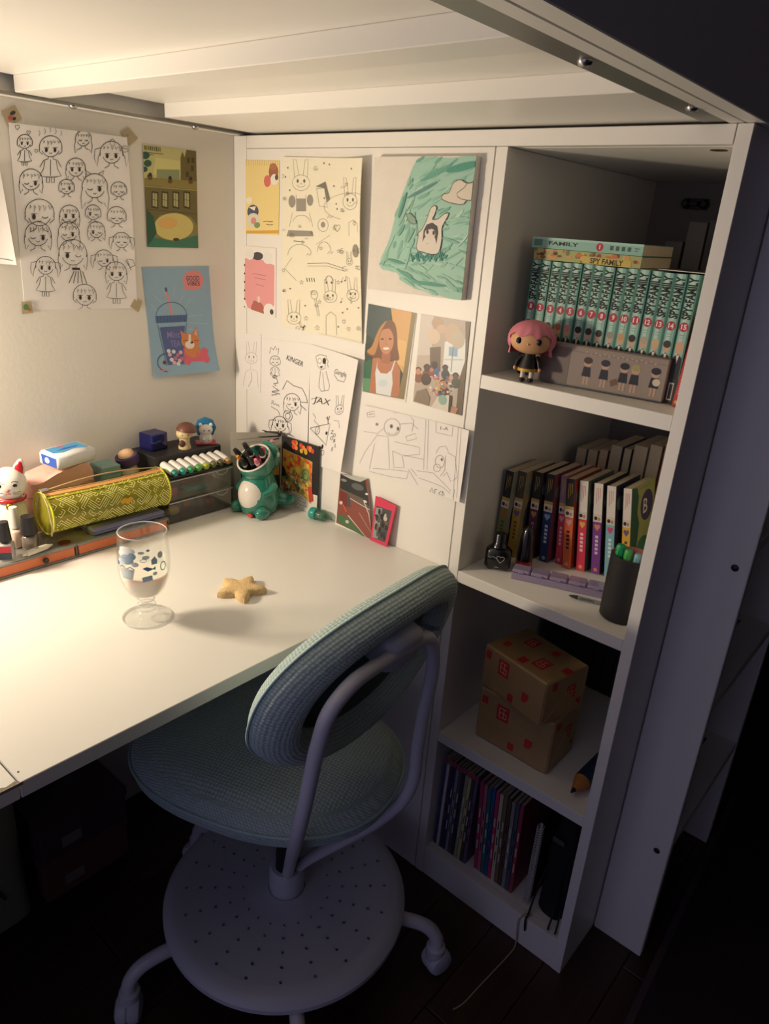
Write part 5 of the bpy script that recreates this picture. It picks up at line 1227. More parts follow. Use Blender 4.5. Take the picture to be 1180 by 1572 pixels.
gp.ell(.12, .48, .035, .045, B3, 10); gp.poly([(.56, .52), (.62, .49), (.72, .54), (.76, .50), (.76, .58), (.72, .56), (.64, .59)], B3); gp.poly([(.55, .72), (.70, .69), (.71, .79), (.56, .82)], B1); gp.line([(.55, .72), (.70, .69), (.71, .79), (.56, .82)], .0008, '#5f7688', True)
gp.poly([(.70, .36), (.76, .30), (.80, .38), (.79, .46), (.70, .46)], B1); gp.arc(.90, .55, .05, .09, 0, 360, .0016, '#7d95a8'); gp.ell(.55, .20, .05, .03, B2, 10); gp.ell(.66, .16, .03, .025, B1, 9); gp.arc(.58, .36, .05, .03, 0, 360, .0008, B1)
gp.mb.build('sticker_print', INK, gl)
random.seed(17)
star = []
c0 = Vector((.4385, -.338)); 
for k in range(40):
    a = 2*math.pi*k/40; t = (k % 8)/8; sp2 = abs(t-.5)*2
    r = .0215+(.043-.0215)*(sp2**1.25)
    r *= 1+.03*math.sin(k*2.3)
    star.append((r*math.cos(a+.72), r*math.sin(a+.72)))
mb = MB(); n = len(star); lay = [(1.0, 0), (1.015, .004), (.99, .009), (.93, .0115), (.6, .0125)]
vs = [(x*s_, y*s_, z) for s_, z in lay for x, y in star]+[(0, 0, .0128), (0, 0, 0)]; fs = []
for i in range(len(lay)-1):
    for k in range(n): fs.append((i*n+k, i*n+(k+1) % n, (i+1)*n+(k+1) % n, (i+1)*n+k))
L_ = len(lay)*n
fs += [((len(lay)-1)*n+k, (len(lay)-1)*n+(k+1) % n, L_) for k in range(n)]+[((k+1) % n, k, L_+1) for k in range(n)]
mb.add(vs, fs)
bs = mb.build('star_biscuit', mat('shortbread', '#dfbf8a', .85, var=.25, scale=220, bump=.9, bscale=500), loc=(c0.x, c0.y, DZ), smooth=60)
tag(bs, 'golden star-shaped biscuit on the desk', 'biscuit')
cr = at(385, 888, z=DZ)
for k, (u, v) in enumerate(((385, 889), (392, 893))):
    p = at(u, v, z=DZ); o = MB().ball((0, 0, .0008), .0011, .0009, .0008, 7, 5).build('biscuit_crumb', MATS['shortbread'], loc=p); tag(o, ('left', 'right')[k]+' one of two biscuit crumbs just behind the star biscuit', 'crumb', 'crumbs by the biscuit')
# ================================================================== BOOKS AND THINGS ON THE SHELVES
S1, S2, S3, S4 = S1+.0005, S2+.0005, S3+.0005, S4+.0005      # things rest a hair above the boards
class Flat(Cyl):
    def __init__(s, o, eu, ev, n_):
        s.o, s.eu, s.ev, s.nn = Vector(o), Vector(eu), Vector(ev), Vector(n_)
        Cyl.__init__(s, None, s.eu.length, s.ev.length); s.tol = 9
    def S(s, u, v, h=0.): return s.o+s.eu*u+s.ev*v+s.nn*(h-.0001)
def book(name, label, loc, t, d, h, cover, group=None, rz=0., lean=0., hard=False, cat='book', tilt=0., art=None, side=None, smooth=None):
    """spine faces -y at y=0; x 0..t; leaning turns about y"""
    b = thing(name, label, cat, loc, rz, group, rx=tilt, ry=lean)
    c = .0018 if hard else .0007; ov = .003 if hard else 0
    mb = MB(); mb.box(0, c, 0, d, 0, h); mb.box(t-c, t, 0, d, 0, h); mb.box(c, t-c, 0, c*1.3, 0, h)
    co = mb.build('cover', mat('cov_'+cover, cover, .45, var=.05), b)
    MB().box(c+.0002, t-c-.0002, c*1.4, d-ov-.0006, ov+.0004, h-ov-.0004).build('pages', PAGES, b)
    if art:
        s = Flat((0, 0, h), (t, 0, 0), (0, 0, -h), (0, -1, 0)); art(s)
        if s.mb.f: s.mb.build('spine_print', INK, co)
    if side:
        s = Flat((t, 0, h), (0, d, 0), (0, 0, -h), (1, 0, 0)); side(s)
        if s.mb.f: s.mb.build('cover_print', INK, co)
    return b
def vtext(s, st, u, v0, v1, col, frac=.7, bold=.02):
    s.text(st, u, (v0+v1)/2, s.w*frac, col, rot=-math.pi/2, bold=bold, metres=True, width=(v1-v0)*s.h)
TEALC = ['#8fbdb0', '#7fb0a5', '#86b8ab', '#93bfb3']
hairs = ['#3a3436', '#d9b26a', '#2a2426', '#b5655a', '#c98a94', '#2b2527', '#33292a', '#2a2326', '#9a958e', '#c9a06a', '#241f22', '#b9a890', '#d0b48a', '#3a3034', '#d8a88a']
BX0, BW = .6655, .01785
WORDS = ['one', 'two', 'three', 'four', 'five', 'six', 'seven', 'eight', 'nine', 'ten', 'eleven', 'twelve', 'thirteen', 'fourteen', 'fifteen']
def manga_art(n):
    def f(s):
        s.poly([(0, 0), (1, 0), (1, 1), (0, 1)], TEALC[n % 4]); s.poly([(.0, 0), (.14, 0), (.14, 1), (0, 1)], '#3f7268'); s.poly([(.86, 0), (1, 0), (1, 1), (.86, 1)], '#4f867a'); s.poly([(.28, 0), (.6, 0), (.6, 1), (.28, 1)], '#b5d6cc')  # side bands darker, centre band paler: highlight painted into the spine
        vtext(s, 'SPY×FAMILY', .52, .02, .335, '#121a18', .78, .046)
        s.ell(.5, .392, .38, .38*s.w/s.h, '#b32a45', 18); s.text(str(n), .5, .392, s.w*.42, '#efe6e0', bold=.03, metres=True, width=s.w*(.24 if n < 10 else .44))
        s.line([(.3, .455), (.7, .455)], .0006, '#3f6f64'); s.line([(.35, .475), (.65, .475)], .0005, '#3f6f64')
        s.poly([(.08, .70), (.12, .63), (.5, .60), (.88, .63), (.92, .70), (.92, .80), (.08, .80)], '#24262b'); s.poly([(.38, .61), (.62, .61), (.5, .68)], '#dcd4c8'); s.ell(.5, .56, .29, .042, '#d3ab8c', 14); s.ell(.5, .535, .33, .030, hairs[n-1], 12)
        s.poly([(0, .80), (1, .80), (1, 1), (0, 1)], '#2d3432'); s.poly([(.3, .83), (.7, .83), (.7, .97), (.3, .97)], '#dcd8d0'); s.poly([(.36, .84), (.64, .84), (.64, .96), (.36, .96)], '#3a403e')
    return f
for n in range(1, 16):
    x = BX0+(n-1)*BW
    book('comic_book', 'teal comic volume numbered %s on its spine in the top shelf row' % WORDS[n-1], (x, .070+.0012*math.sin(n*2.2), S1), BW-.0004, .122, .1825+.0006*math.sin(n*1.3), '#5f9384', 'numbered teal comics on the top shelf', art=manga_art(n))
# thin red book at the end of the row
book('comic_book', 'slim red book at the right end of the teal row', (.9345, .060, S1+.0008), .0100, .115, .128, '#b53a3c', lean=.06, art=lambda s: (s.poly([(0, 0), (1, 0), (1, 1), (0, 1)], '#b8403f'), s.ell(.5, .95, .3, .02, '#e0b060', 10), [s.ell(.5, .7+.03*k, .25, .012, '#d88a86', 8) for k in range(6)]))
# two volumes lying on the row
zt_ = S1+.1836
def lying(name, label, loc, l, d, t, cover, art):
    b = thing(name, label, 'book', loc, .012)
    mb = MB(); mb.box(0, l, 0, d, 0, .0007); mb.box(0, l, 0, d, t-.0007, t); mb.box(0, l, 0, .0009, .0007, t-.0007)
    co = mb.build('cover', mat('cov_'+cover, cover, .45), b); MB().box(.0005, l-.0005, .001, d-.001, .0009, t-.0009).build('pages', PAGES, b)
    s = Flat((0, 0, t), (l, 0, 0), (0, 0, -t), (0, -1, 0)); art(s); s.mb.build('spine_print', INK, co)
def artA(s):
    s.poly([(0, 0), (1, 0), (1, 1), (0, 1)], '#a8ad72'); random.seed(61)
    for k in range(60): s.ell(random.uniform(.01, .98), random.uniform(.08, .92), random.uniform(.008, .03), random.uniform(.1, .3), random.choice(['#c9764a', '#8a4a34', '#d8b070', '#5a3a2c', '#d99a5a', '#7a7a4a']), 7)
    s.poly([(.48, .35), (.92, .4), (.92, 1), (.48, 1)], '#c9b45a'); s.text('SPY FAMILY', .70, .70, s.h*.5, '#1c1a14', bold=.03, metres=True, width=s.w*.30)
def artB(s):
    s.poly([(0, 0), (1, 0), (1, 1), (0, 1)], '#8fbdb0'); s.poly([(0, 0), (1, 0), (1, .2), (0, .2)], '#a8cfc4')
    s.text('FAMILY', .30, .48, s.h*.34, '#16201e', bold=.03, metres=True, width=s.w*.28); s.poly([(.02, .2), (.10, .2), (.10, .8), (.02, .8)], '#5d8a80')
    s.ell(.63, .5, .36*s.h/s.w, .36, '#b32a45', 16); s.text('1', .63, .5, s.h*.40, '#efe6e0', bold=.03, metres=True, xs=1.)
    for k in range(4): s.poly([(.72+k*.05, .32), (.75+k*.05, .32), (.75+k*.05, .70), (.72+k*.05, .70)], '#3f5f58')
    s.line([(.93, .4), (.97, .4)], .0012, '#3f5f58'); s.line([(.93, .6), (.96, .6)], .0012, '#3f5f58')
lying('comic_book', 'orange patterned comic lying flat on the teal row', (.668, .069, zt_), .176, .122, .0165, '#8d8a4e', artA)
lying('comic_book', 'teal comic with a red dot lying flat on top of the orange one', (.661, .071, zt_+.0170), .182, .122, .0160, '#6a9c8e', artB)
bk_ = MB().box(0, .072, 0, .10, 0, .0022, bev=.0005).build('notebook', mat('dark_cover', '#2a2624', .4), loc=(.866, .082, zt_+.0005)); tag(bk_, 'thin dark notebook lying on the right of the teal row', 'notebook')
MB().box(.001, .071, -.0006, -.0001, .0006, .0016).build('page_edge', PAPER, bk_)
# grey hardbacks standing at the back of the top compartment
for i, (x, t, h, c, lb) in enumerate(((.742, .028, .205, '#6f6b67', 'lowest grey hardback at the back of the top compartment'), (.775, .030, .225, '#66625f', 'second grey hardback at the back of the top compartment'), (.810, .030, .258, '#6c6968', 'tall grey hardback at the back of the top compartment'), (.844, .032, .262, '#4a474a', 'tallest dark hardback at the back of the top compartment'), (.880, .032, .255, '#5a565a', 'rightmost dark hardback at the back of the top compartment'))):
    book('hardback_book', lb, (x, .33, S1), t, .16, h, c, 'hardbacks at the back of the top shelf', hard=True, rz=0)

# tin with printed figures leaning before the row
tn = thing('pencil_tin', 'flat grey-brown tin printed with small uniformed figures before the teal books', 'tin', (.705, .0385, S1), .115)
MB().box(0, .215, 0, .011, 0, .0655, bev=.0022).build('body', mat('tin_taupe', '#8d8078', .35), tn, smooth=50)
s = Flat((0.002, -.0001, .0635), (.211, 0, 0), (0, 0, -.062), (0, -1, 0))
s.poly([(0, 0), (1, 0), (1, 1), (0, 1)], '#9a8c84'); s.poly([(0, .05), (.30, .05), (.30, .98), (0, .98)], '#7d716c'); s.line([(.30, .02), (.30, .98)], .001, '#6a605c')
for k in range(16): s.ell(.42+k*.033, .10+.03*(k % 2), .006, .02, '#c2b49a', 8)
for x, hcol in ((.44, '#4a3c3c'), (.57, '#2f3444'), (.71, '#2c2e38'), (.79, '#a8a070'), (.93, '#2a2e3a')):
    s.ell(x, .36, .030, .10, '#c9a48e', 14); s.ell(x, .30, .034, .085, hcol, 14); s.poly([(x-.026, .46), (x+.026, .46), (x+.034, .70), (x-.034, .70)], '#2c2f3c'); s.poly([(x-.020, .70), (x-.004, .70), (x-.006, .90), (x-.020, .90)], '#c2a48e'); s.poly([(x+.004, .70), (x+.020, .70), (x+.022, .90), (x+.006, .90)], '#c2a48e')
s.poly([(.62, .70), (.665, .62), (.68, .76), (.635, .84)], '#7a5c44'); s.ell(.945, .56, .028, .09, '#d8cdb4', 10); s.line([(0, .985), (1, .985)], .0012, '#41607a')
s.mb.build('tin_print', INK, tn)
MB().box(.001, .214, -.0003, .0113, .0555, .0560).build('lid_seam', mat('tin_seam', '#5f554f', .5), tn)

# vinyl doll
dl = thing('vinyl_doll', 'big-headed vinyl doll with pink bob hair, black dress and yellow hem', 'doll', (.7145, .017, S1), math.radians(-70))
PKH = mat('pink_vinyl', '#d9808f', .4, var=.05); SKN = mat('skin_vinyl', '#d8a578', .45); BLK = mat('black_vinyl', '#1d1a1c', .45); YEL = mat('yellow_vinyl_trim', '#c99a1e', .45); WHV = mat('white_vinyl', '#d6cfc8', .45)
for q_ in (-1, 1):
    MB().lathe([(0, .003), (.0042, .003), (.0038, .020), (0, .021)], 12, (0, q_*.0068, 0)).build('leg', WHV, dl, smooth=50)
    MB().ball((.002, q_*.0068, .0035), .0075, .0048, .0035, 12, 7).build('shoe', BLK, dl, smooth=180)
    MB().tube([(0, q_*.011, .040), (.003, q_*.017, .032), (.006, q_*.019, .024)], [.0042, .004, .0032], 10).build('arm', BLK, dl, smooth=60)
    MB().ball((.007, q_*.0195, .0215), .0032, .003, .0034, 8, 6).build('hand', SKN, dl, smooth=180)
MB().lathe([(.0168, .018), (.0165, .0225), (.0150, .0228), (0, .0228)], 22).build('hem', YEL, dl, smooth=40)
MB().lathe([(.0156, .0225), (.0135, .030), (.0098, .040), (.0085, .046), (0, .048)], 22).build('dress', BLK, dl, smooth=50)
hh = MB().ball((.002, 0, .067), .0270, .0335, .0225, 30, 18, ex=.9).build('head', SKN, dl, smooth=180)
def hair(u, v):
    a = 2*math.pi*u; fr = math.cos(a)      # fr = 1 in front
    low = -.20 if False else (-.95+.0*fr)
    if fr > .45: low = .20+.10*math.cos(u*2*math.pi*9)
    el = math.pi/2-(math.pi/2-math.asin(max(-1, min(1, low))))*v
    fl = 1+.16*max(0, -math.sin(el))+.018*math.cos(a*14)*v
    return (.000+.0305*math.cos(el)*math.cos(a)*fl+(-.001), .0375*math.cos(el)*math.sin(a)*fl if el > -.5 else .0375*math.cos(-.5)*math.sin(a)*(1+.10*(-.5-el)), .069+.0275*math.sin(el))
mb = MB(); mb.grid(hair, 90, 14, closeu=True); hr_ = mb.build('bob_hair', PKH, hh, smooth=60)
for q_ in (-1, 1): MB().ball((.0262, q_*.0155, .0665), .0022, .0046, .0050, 14, 9).build('eye', mat('eye_black', '#0b0b0c', .12, coat=.6), hh, smooth=180)
MB().ball((.0292, 0, .062), .0012, .0012, .0016, 8, 6).build('nose', SKN, hh, smooth=180)

# ------------------------------------------------------------------ second shelf: paperbacks
def series_art(top, body, txt, topc='#b99a3a'):
    def f(s):
        s.poly([(0, 0), (1, 0), (1, 1), (0, 1)], body); s.poly([(0, 0), (1, 0), (1, .30), (0, .30)], top); s.poly([(0, .30), (1, .30), (1, .335), (0, .335)], '#c9a24a' if top != '#e4dcd2' else '#e4dcd2')
        for k in range(3): s.line([(.3+k*.2, .05), (.3+k*.2, .05+.17-.03*k)], .0009, topc)
        s.poly([(.0, .335), (1, .335), (1, .42), (0, .42)], '#d9cdbf'); s.ell(.3, .38, .2, .022, '#2a2322', 9); s.ell(.68, .385, .16, .02, '#b98a6c', 9)
        s.poly([(.5, .52), (.16, .475), (.2, .45), (.36, .443), (.5, .458), (.64, .443), (.8, .45), (.84, .475)], txt[1])
        for k in range(5): s.line([(.5, .57+k*.045), (.5, .60+k*.045)], s.w*.34, txt[0])
        s.ell(.5, .955, .22, .022, txt[1], 10)
    return f
SB = [ # x, y, thick, top, body, text colours, cover side colour, lean, label
 (.6445, .112, .0165, '#1d211c', '#7d8040', ('#4a4c24', '#c4573a'), '#8d8f86', .10, 'olive paperback with black top leaning on the divider'),
 (.6640, .129, .0175, '#4a4438', '#b8993c', ('#7a5a1e', '#6a5a8a'), '#9a8a6c', .085, 'mustard yellow paperback second from the divider'),
 (.6865, .150, .0165, '#17171a', '#5d2c48', ('#b07a9a', '#b9904a'), '#3a2a34', .06, 'dark plum paperback third from the divider'),
 (.7075, .158, .0175, '#1b1c28', '#27386e', ('#c9d2e6', '#8fb0c4'), '#8a3f52', .04, 'navy blue paperback with white spine lettering'),
 (.7300, .172, .0130, '#8d6f86', '#d1405c', ('#f0c8cc', '#e8a0a8'), '#b03a50', .02, 'rose red paperback half hidden by the orange one'),
 (.7445, .166, .0170, '#17161a', '#e06a38', ('#4a2012', '#e0a0b0'), '#a03a2a', .015, 'orange paperback with black top'),
 (.7660, .176, .0165, '#e4dcd2', '#dc3556', ('#f3d3d6', '#e8b04a'), '#5a6660', .01, 'crimson paperback with white top'),
 (.7900, .186, .0165, '#e4dcd2', '#7b3f94', ('#dcc8e4', '#e0895a'), '#3a3436', .0, 'purple paperback with white top'),
 (.8120, .192, .0165, '#e4dcd2', '#86bcc8', ('#d8eef0', '#cf4f7a'), '#2c2a48', .0, 'pale blue paperback with white top'),
 (.8380, .204, .0150, '#e4dcd2', '#e3b23c', ('#5a4416', '#6a5a8a'), '#9aa05a', .0, 'yellow paperback with white top at the right end of the row')]
def side_plain(c2):
    def f(s):
        s.poly([(.02, .05), (.9, .05), (.9, .95), (.02, .95)], c2); s.ell(.25, .55, .14, .2, '#4a4a4c', 12); s.ell(.3, .8, .2, .12, '#6a3a44', 12); s.ell(.2, .2, .15, .08, '#7a8a80', 10)
    return f
def side_B(s):
    s.poly([(0, 0), (1, 0), (1, 1), (0, 1)], '#a9ab62'); s.poly([(0, 0), (.22, .02), (.30, .12), (.26, .3), (.36, .42), (.30, .62), (.2, .8), (0, .9)], '#2f5a40'); s.ell(.66, .26, .27, .17, '#4c3f66', 20); s.text('B', .60, .26, s.h*.16, '#e8e2d4', metres=True, bold=.01); s.line([(.3, .05), (.8, .05)], .0008, '#6a6a3a'); s.ell(.55, .75, .3, .16, '#3f7a54', 14)
LEAN = [.02, 0., -.03, -.07, -.10, -.12, -.135, -.145, -.155, -.16]
for i, (x, y, t, tp, bd, tx, sd, ln, lb) in enumerate(SB):
    ln = LEAN[i]; x -= .1735*min(0, ln)*.95
    book('paperback_book', lb, (x, y, S2+(t*math.sin(ln) if ln > 0 else 0)), t, .108, .1735, sd, 'paperbacks on the middle shelf', lean=ln, art=series_art(tp, bd, tx, '#b99a3a' if tp != '#e4dcd2' else '#c0504e'), side=side_B if i == 9 else side_plain(sd))
# the row behind, fore-edges to the front
random.seed(77)
bx = .672
cols = [('#7d8a86', 'grey green'), ('#b0a89a', 'beige'), ('#a8483c', 'red'), ('#5a6a70', 'slate'), ('#24344e', 'navy'), ('#c9bfae', 'cream'), ('#8a8078', 'taupe'), ('#b8503e', 'brick red'), ('#7a8a8a', 'sage'), ('#6a5a4a', 'brown')]
for i, (c, nm) in enumerate(cols):
    t = (.022, .020, .018, .024, .016, .026, .024, .020, .026, .022)[i]; h = .178+.0075*i+random.uniform(-.006, .006); d = .12
    b = book('paperback_book', '%s book in the back row of the middle shelf, pages to the front' % nm, (bx+t, .345+d, S2), t, d, h, c, 'back row of the middle shelf', rz=math.pi)
    bx += t+.0035
# perfume bottle, lipstick-style bottle, lilac box, clear pen, cup
pf = thing('perfume_bottle', 'squat black bottle with a pale heart mark at the left of the middle shelf', 'bottle', (.683, .064, S2), .45); pf.scale = (1.15, 1.15, 1.12)
MB().box(-.0205, .0205, -.013, .013, 0, .041, bev=.007).build('body', mat('black_lacquer', '#101012', .3, coat=.3), pf, smooth=60)
MB().lathe([(.013, .041), (.011, .046), (.0095, .048), (.0095, .062), (.008, .064), (0, .064)], 22).build('stopper', MATS['black_lacquer'], pf, smooth=40)
s = Flat((-.019, -.0131, .038), (.038, 0, 0), (0, 0, -.035), (0, -1, 0)); heart(s, .62, .42, .2, .0007, '#c9c6c0'); s.line([(.08, .35), (.2, .4), (.3, .34), (.5, .42)], .0007, '#b9b6b0'); s.line([(.4, .85), (.58, .85)], .001, '#b9b6b0'); s.mb.build('heart_mark', INK, pf)
ls = thing('lipstick', 'tall black rounded cap on a red base beside the perfume bottle', 'cosmetic', (.7160, .103, S2))
MB().lathe([(0, 0), (.0150, 0), (.0155, .003), (.0155, .016), (.0150, .018), (0, .018)], 26).build('base', mat('red_gloss', '#c22a30', .25, coat=.4), ls, smooth=40)
MB().lathe([(.0148, .0182), (.0150, .024), (.0138, .040), (.0125, .060), (.009, .078), (.004, .086), (0, .087)], 26).build('cap', MATS['black_lacquer'], ls, smooth=60)
lx = thing('pill_box', 'long lilac translucent box with hinged compartments on the middle shelf', 'box', (.7230, .0470, S2), math.radians(20))
LIL = clear('lilac_plastic', (.72, .66, .85), .12, 1.45, '#b9aacb', .62)
MB().box(0, .168, 0, .030, 0, .0125, bev=.0015).build('tray', LIL, lx)
for k in range(5):
    c = MB().box(.0015+k*.0332, .0325+k*.0332, .001, .029, .0130, .0195, bev=.002).build('compartment_lid', LIL, lx)
    MB().box(.012+k*.0332, .022+k*.0332, -.0012, .0012, .0145, .0175, bev=.0004).build('latch', LIL, c)
A_, B_ = at(877, 911, z=S2+.004), at(932, 925, z=S2+.004); A_.y -= .010; B_.y -= .010
gp_ = thing('gel_pen', 'clear pen with black tip lying before the lilac box', 'pen', A_)
D_ = B_-A_
MB().tube([Vector((0, 0, 0)), D_*.10, D_*.25], [.0008, .0025, .0036], 10).build('tip', BLACK, gp_, smooth=40); MB().tube([D_*.25, D_], .0038, 12).build('barrel', clear('clear_pen', (.8, .82, .85), .05, 1.45, '#a0a4a8', .25), gp_, smooth=60); MB().tube([D_*.3, D_*.7], .0016, 8).build('refill', BLACK, gp_)
cp = thing('pencil_cup', 'matt black cylinder cup with pink inside at the right of the middle shelf', 'pencil cup', (.9225, .068, S2))
CR = .0335
MB().lathe([(0, 0), (CR-.003, 0), (CR, .003), (CR, .112), (CR-.0012, .1132)], 44).build('wall', mat('matt_black_cup', '#211f1e', .55), cp, smooth=40)
MB().lathe([(CR-.0014, .1132), (CR-.0026, .112), (CR-.0028, .004), (0, .004)], 44).build('lining', mat('pink_lining', '#9a5a5c', .6), cp, smooth=40)
for i, (c, x, y, r, h, lb) in enumerate((('#1f9a5e', -.0165, -.012, .0075, .124, 'emerald green marker in the black cup'), ('#45a84e', -.001, -.0175, .0065, .122, 'grass green marker in the black cup'), ('#86bcc4', .0125, -.0125, .0060, .118, 'pale blue marker in the black cup'))):
    t = thing('marker', lb, 'marker', (.9225+x, .068+y, S2+.0045), 0, 'markers in the black cup')
    MB().lathe([(0, 0), (r*.9, 0), (r*.9, h*.72), (0, h*.72)], 14).build('barrel', mat('mk_'+c, c, .4), t, smooth=40)
    mb = MB(); n = 20; mb.lathe([(0, h*.72), (r, h*.722), (r, h*.97), (r*.8, h), (0, h)], n); cpp = mb.build('cap', mat('mk_'+c, c, .4), t, smooth=30)
    for k in range(8):
        a = 2*math.pi*k/8; MB().tube([(r*1.02*math.cos(a), r*1.02*math.sin(a), h*.74), (r*1.02*math.cos(a), r*1.02*math.sin(a), h*.95)], .0006, 5).build('ridge', mat('mk_'+c, c, .4), cpp)

# ------------------------------------------------------------------ third shelf: gift boxes, pencil, dark books
KR = mat('kraft_paper', '#ab8c60', .42, var=.12, scale=40, bump=.5, bscale=50); REDL = '#c42f33'
def gift(name, label, loc, rz, w_, d_, h_, sd):
    g = thing(name, label, 'gift box', loc, rz)
    b = MB().box(0, w_, 0, d_, 0, h_, bev=.003).build('wrapped_body', KR, g)
    random.seed(sd)
    faces = [Flat((0, -.0001, h_), (w_, 0, 0), (0, 0, -h_), (0, -1, 0)), Flat((0, d_, h_+.0001), (w_, 0, 0), (0, -d_, 0), (0, 0, 1)), Flat((w_+.0001, 0, h_), (0, d_, 0), (0, 0, -h_), (1, 0, 0))]
    for fi, s in enumerate(faces):
        spots = [[(.34, .30, 1.), (.72, .62, .6), (.08, .2, .5), (.5, .85, .5)], [(.30, .30, .9), (.68, .64, 1.), (.5, .82, .6), (.62, .22, .5), (.94, .45, .6), (.15, .7, .5)], [(.62, .45, .9), (.2, .15, .5), (.85, .8, .5)]][fi]
        proto = s
        for x, y, k in spots:
            s = Flat(proto.o, proto.eu, proto.ev, proto.nn)
            a = .017*k; u_, v_ = a/s.w, a/s.h
            s.poly([(x-u_*.8, y-v_), (x+u_*.8, y-v_), (x+u_*.8, y+v_), (x-u_*.8, y+v_)], REDL)
            if k > .8:
                for (q0, q1) in (((-.45, -.6), (.45, -.6)), ((-.45, 0), (.45, 0)), ((-.45, .6), (.45, .6)), ((-.45, -.6), (-.45, .6)), ((.1, -.6), (.1, .6)), ((.45, 0), (.45, .6))):
                    s.line([(x+q0[0]*u_, y+q0[1]*v_), (x+q1[0]*u_, y+q1[1]*v_)], .0016, '#d8b48a')
            s.mb.build('red_label', INK, b)
    # folded flap on the right end and its tape
    mb = MB(); mb.add([(w_+.0012, .003, h_*.02), (w_+.0012, d_-.003, h_*.02), (w_+.0016, d_*.5, h_*.62), (w_+.0004, .003, h_*.02), (w_+.0004, d_-.003, h_*.02), (w_+.0004, d_*.5, h_*.62)], [(0, 1, 2), (3, 5, 4), (0, 2, 5, 3), (1, 4, 5, 2), (0, 3, 4, 1)]); mb.build('folded_flap', KR, b)
    mb = MB(); mb.add([(w_*.62, -.0012, .002), (w_-.002, -.0012, .002), (w_-.002, -.0012, h_*.9), (w_*.62, -.0002, .002), (w_-.002, -.0002, .002), (w_-.002, -.0002, h_*.9)], [(0, 1, 2), (3, 5, 4), (0, 2, 5, 3), (1, 4, 5, 2), (0, 3, 4, 1)]); mb.build('folded_flap', KR, b)
    return g
gift('gift_box', 'lower gift box in brown kraft paper standing on the third shelf', (.696, .0455, S3), .0, .162, .106, .115, 3)
gift('gift_box', 'upper gift box in kraft paper with red labels, turned on the lower one', (.688, .054, S3+.1155), -.225, .157, .117, .091, 4)
pn_ = thing('giant_pencil', 'oversized blue pencil with wooden point lying on the third shelf', 'pencil', (.9210, .020, S3+.0165), math.radians(88))
M_ = Matrix.Rotation(math.pi/2, 4, 'Y')
MB(M_).lathe([(.0165, .040), (.0165, .235), (0, .235)], 6).build('barrel', mat('navy_lacquer', '#1c3858', .35), pn_)
MB(M_).lathe([(.0048, .010), (.0158, .0395)], 24).build('wood_cone', mat('pencil_wood', '#b3743c', .6, var=.2, scale=90), pn_, smooth=40)
MB(M_).lathe([(0, -.002), (.0015, .0), (.0047, .0098), (0, .0099)], 18).build('lead', BLACK, pn_, smooth=40)
random.seed(5); bx = .660
for i in range(11):
    t = .020+.004*random.random(); c = ['#221c1c', '#2a2422', '#1a1c22', '#30241e', '#1e2420'][i % 5]
    book('hardback_book', 'dark book number %s from the left at the back of the third shelf' % ['one', 'two', 'three', 'four', 'five', 'six', 'seven', 'eight', 'nine', 'ten', 'eleven'][i], (bx, .37, S3), t, .15, .235+.012*random.random(), c, 'dark books behind the gift boxes', hard=True)
    bx += t+.0022

# ------------------------------------------------------------------ bottom shelf: magazines, spiral pad, bag
random.seed(14); bx = .6445
mcol = [('#3a4a78', 'blue'), ('#c9c4c0', 'white'), ('#4a3a5a', 'violet'), ('#2f3a5c', 'dark blue'), ('#8a8f9a', 'pale grey'), ('#5c4a52', 'mauve'), ('#27324a', 'navy'), ('#9aa078', 'sage'), ('#c2b98a', 'straw'), ('#4a4038', 'brown'), ('#6a5a78', 'lavender'), ('#a83a58', 'raspberry'), ('#b86a80', 'rose'), ('#3a6a70', 'petrol'), ('#2c5a8a', 'bright blue'), ('#c23a64', 'hot pink'), ('#c9c0a8', 'ivory'), ('#7a6a4a', 'ochre'), ('#5a4438', 'chestnut'), ('#8a8a84', 'grey'), ('#4a5a6a', 'steel blue'), ('#9a3a4a', 'wine red')]
for i, (c, nm) in enumerate(mcol):
    t = .0066 if i < 11 else .0074; ln = .012*(i < 11) if i < 11 else -.055+.003*(i-11)
    x = bx; 
    def mart(s, c=c, nm=nm, i=i):
        s.poly([(0, .0), (1, 0), (1, 1), (0, 1)], c)
        s.poly([(0, 0), (1, 0), (1, .06), (0, .06)], '#9a4a5a' if i < 11 else c)
        for k in range(3): s.line([(.5, .3+k*.18), (.5, .40+k*.18)], s.w*.35, '#cfc9c4' if i % 2 else '#22222a')
    dz_ = t*math.sin(abs(ln))+.0003 if ln > 0 else .0003
    if ln < 0: x += .0165
    book('magazine', '%s magazine on the bottom shelf' % nm, (x, .0235+(.006 if i > 10 else 0), S4+dz_), t, .19, .232+.006*random.random()-(.012 if i > 10 else 0), c, 'magazines on the bottom shelf', lean=ln, cat='magazine', art=mart)
    bx += t+.0012
sn = thing('spiral_notepad', 'black spiral-bound pad standing right of the magazines', 'notepad', (.8690, .032, S4))
MB().box(0, .007, .006, .17, 0, .205, bev=.0006).build('cover', mat('black_card_cover', '#16161a', .5), sn)
MB().box(.0012, .0058, .0055, .169, .001, .204).build('pages', PAGES, sn)
for k in range(32):
    zc = .006+k*.0062
    MB().tube([(.0035+.0062*math.cos(a), .002+.0075*math.sin(a), zc+.0006*math.sin(a)) for a in [2*math.pi*j/12 for j in range(12)]], .0010, 5, closed=True).build('wire_loop', mat('wire', '#c9c9ce', .5, metal=.2), sn)
bg = thing('drawstring_bag', 'black fabric bag with cords at the right of the bottom shelf', 'bag', (.918, .10, S4))
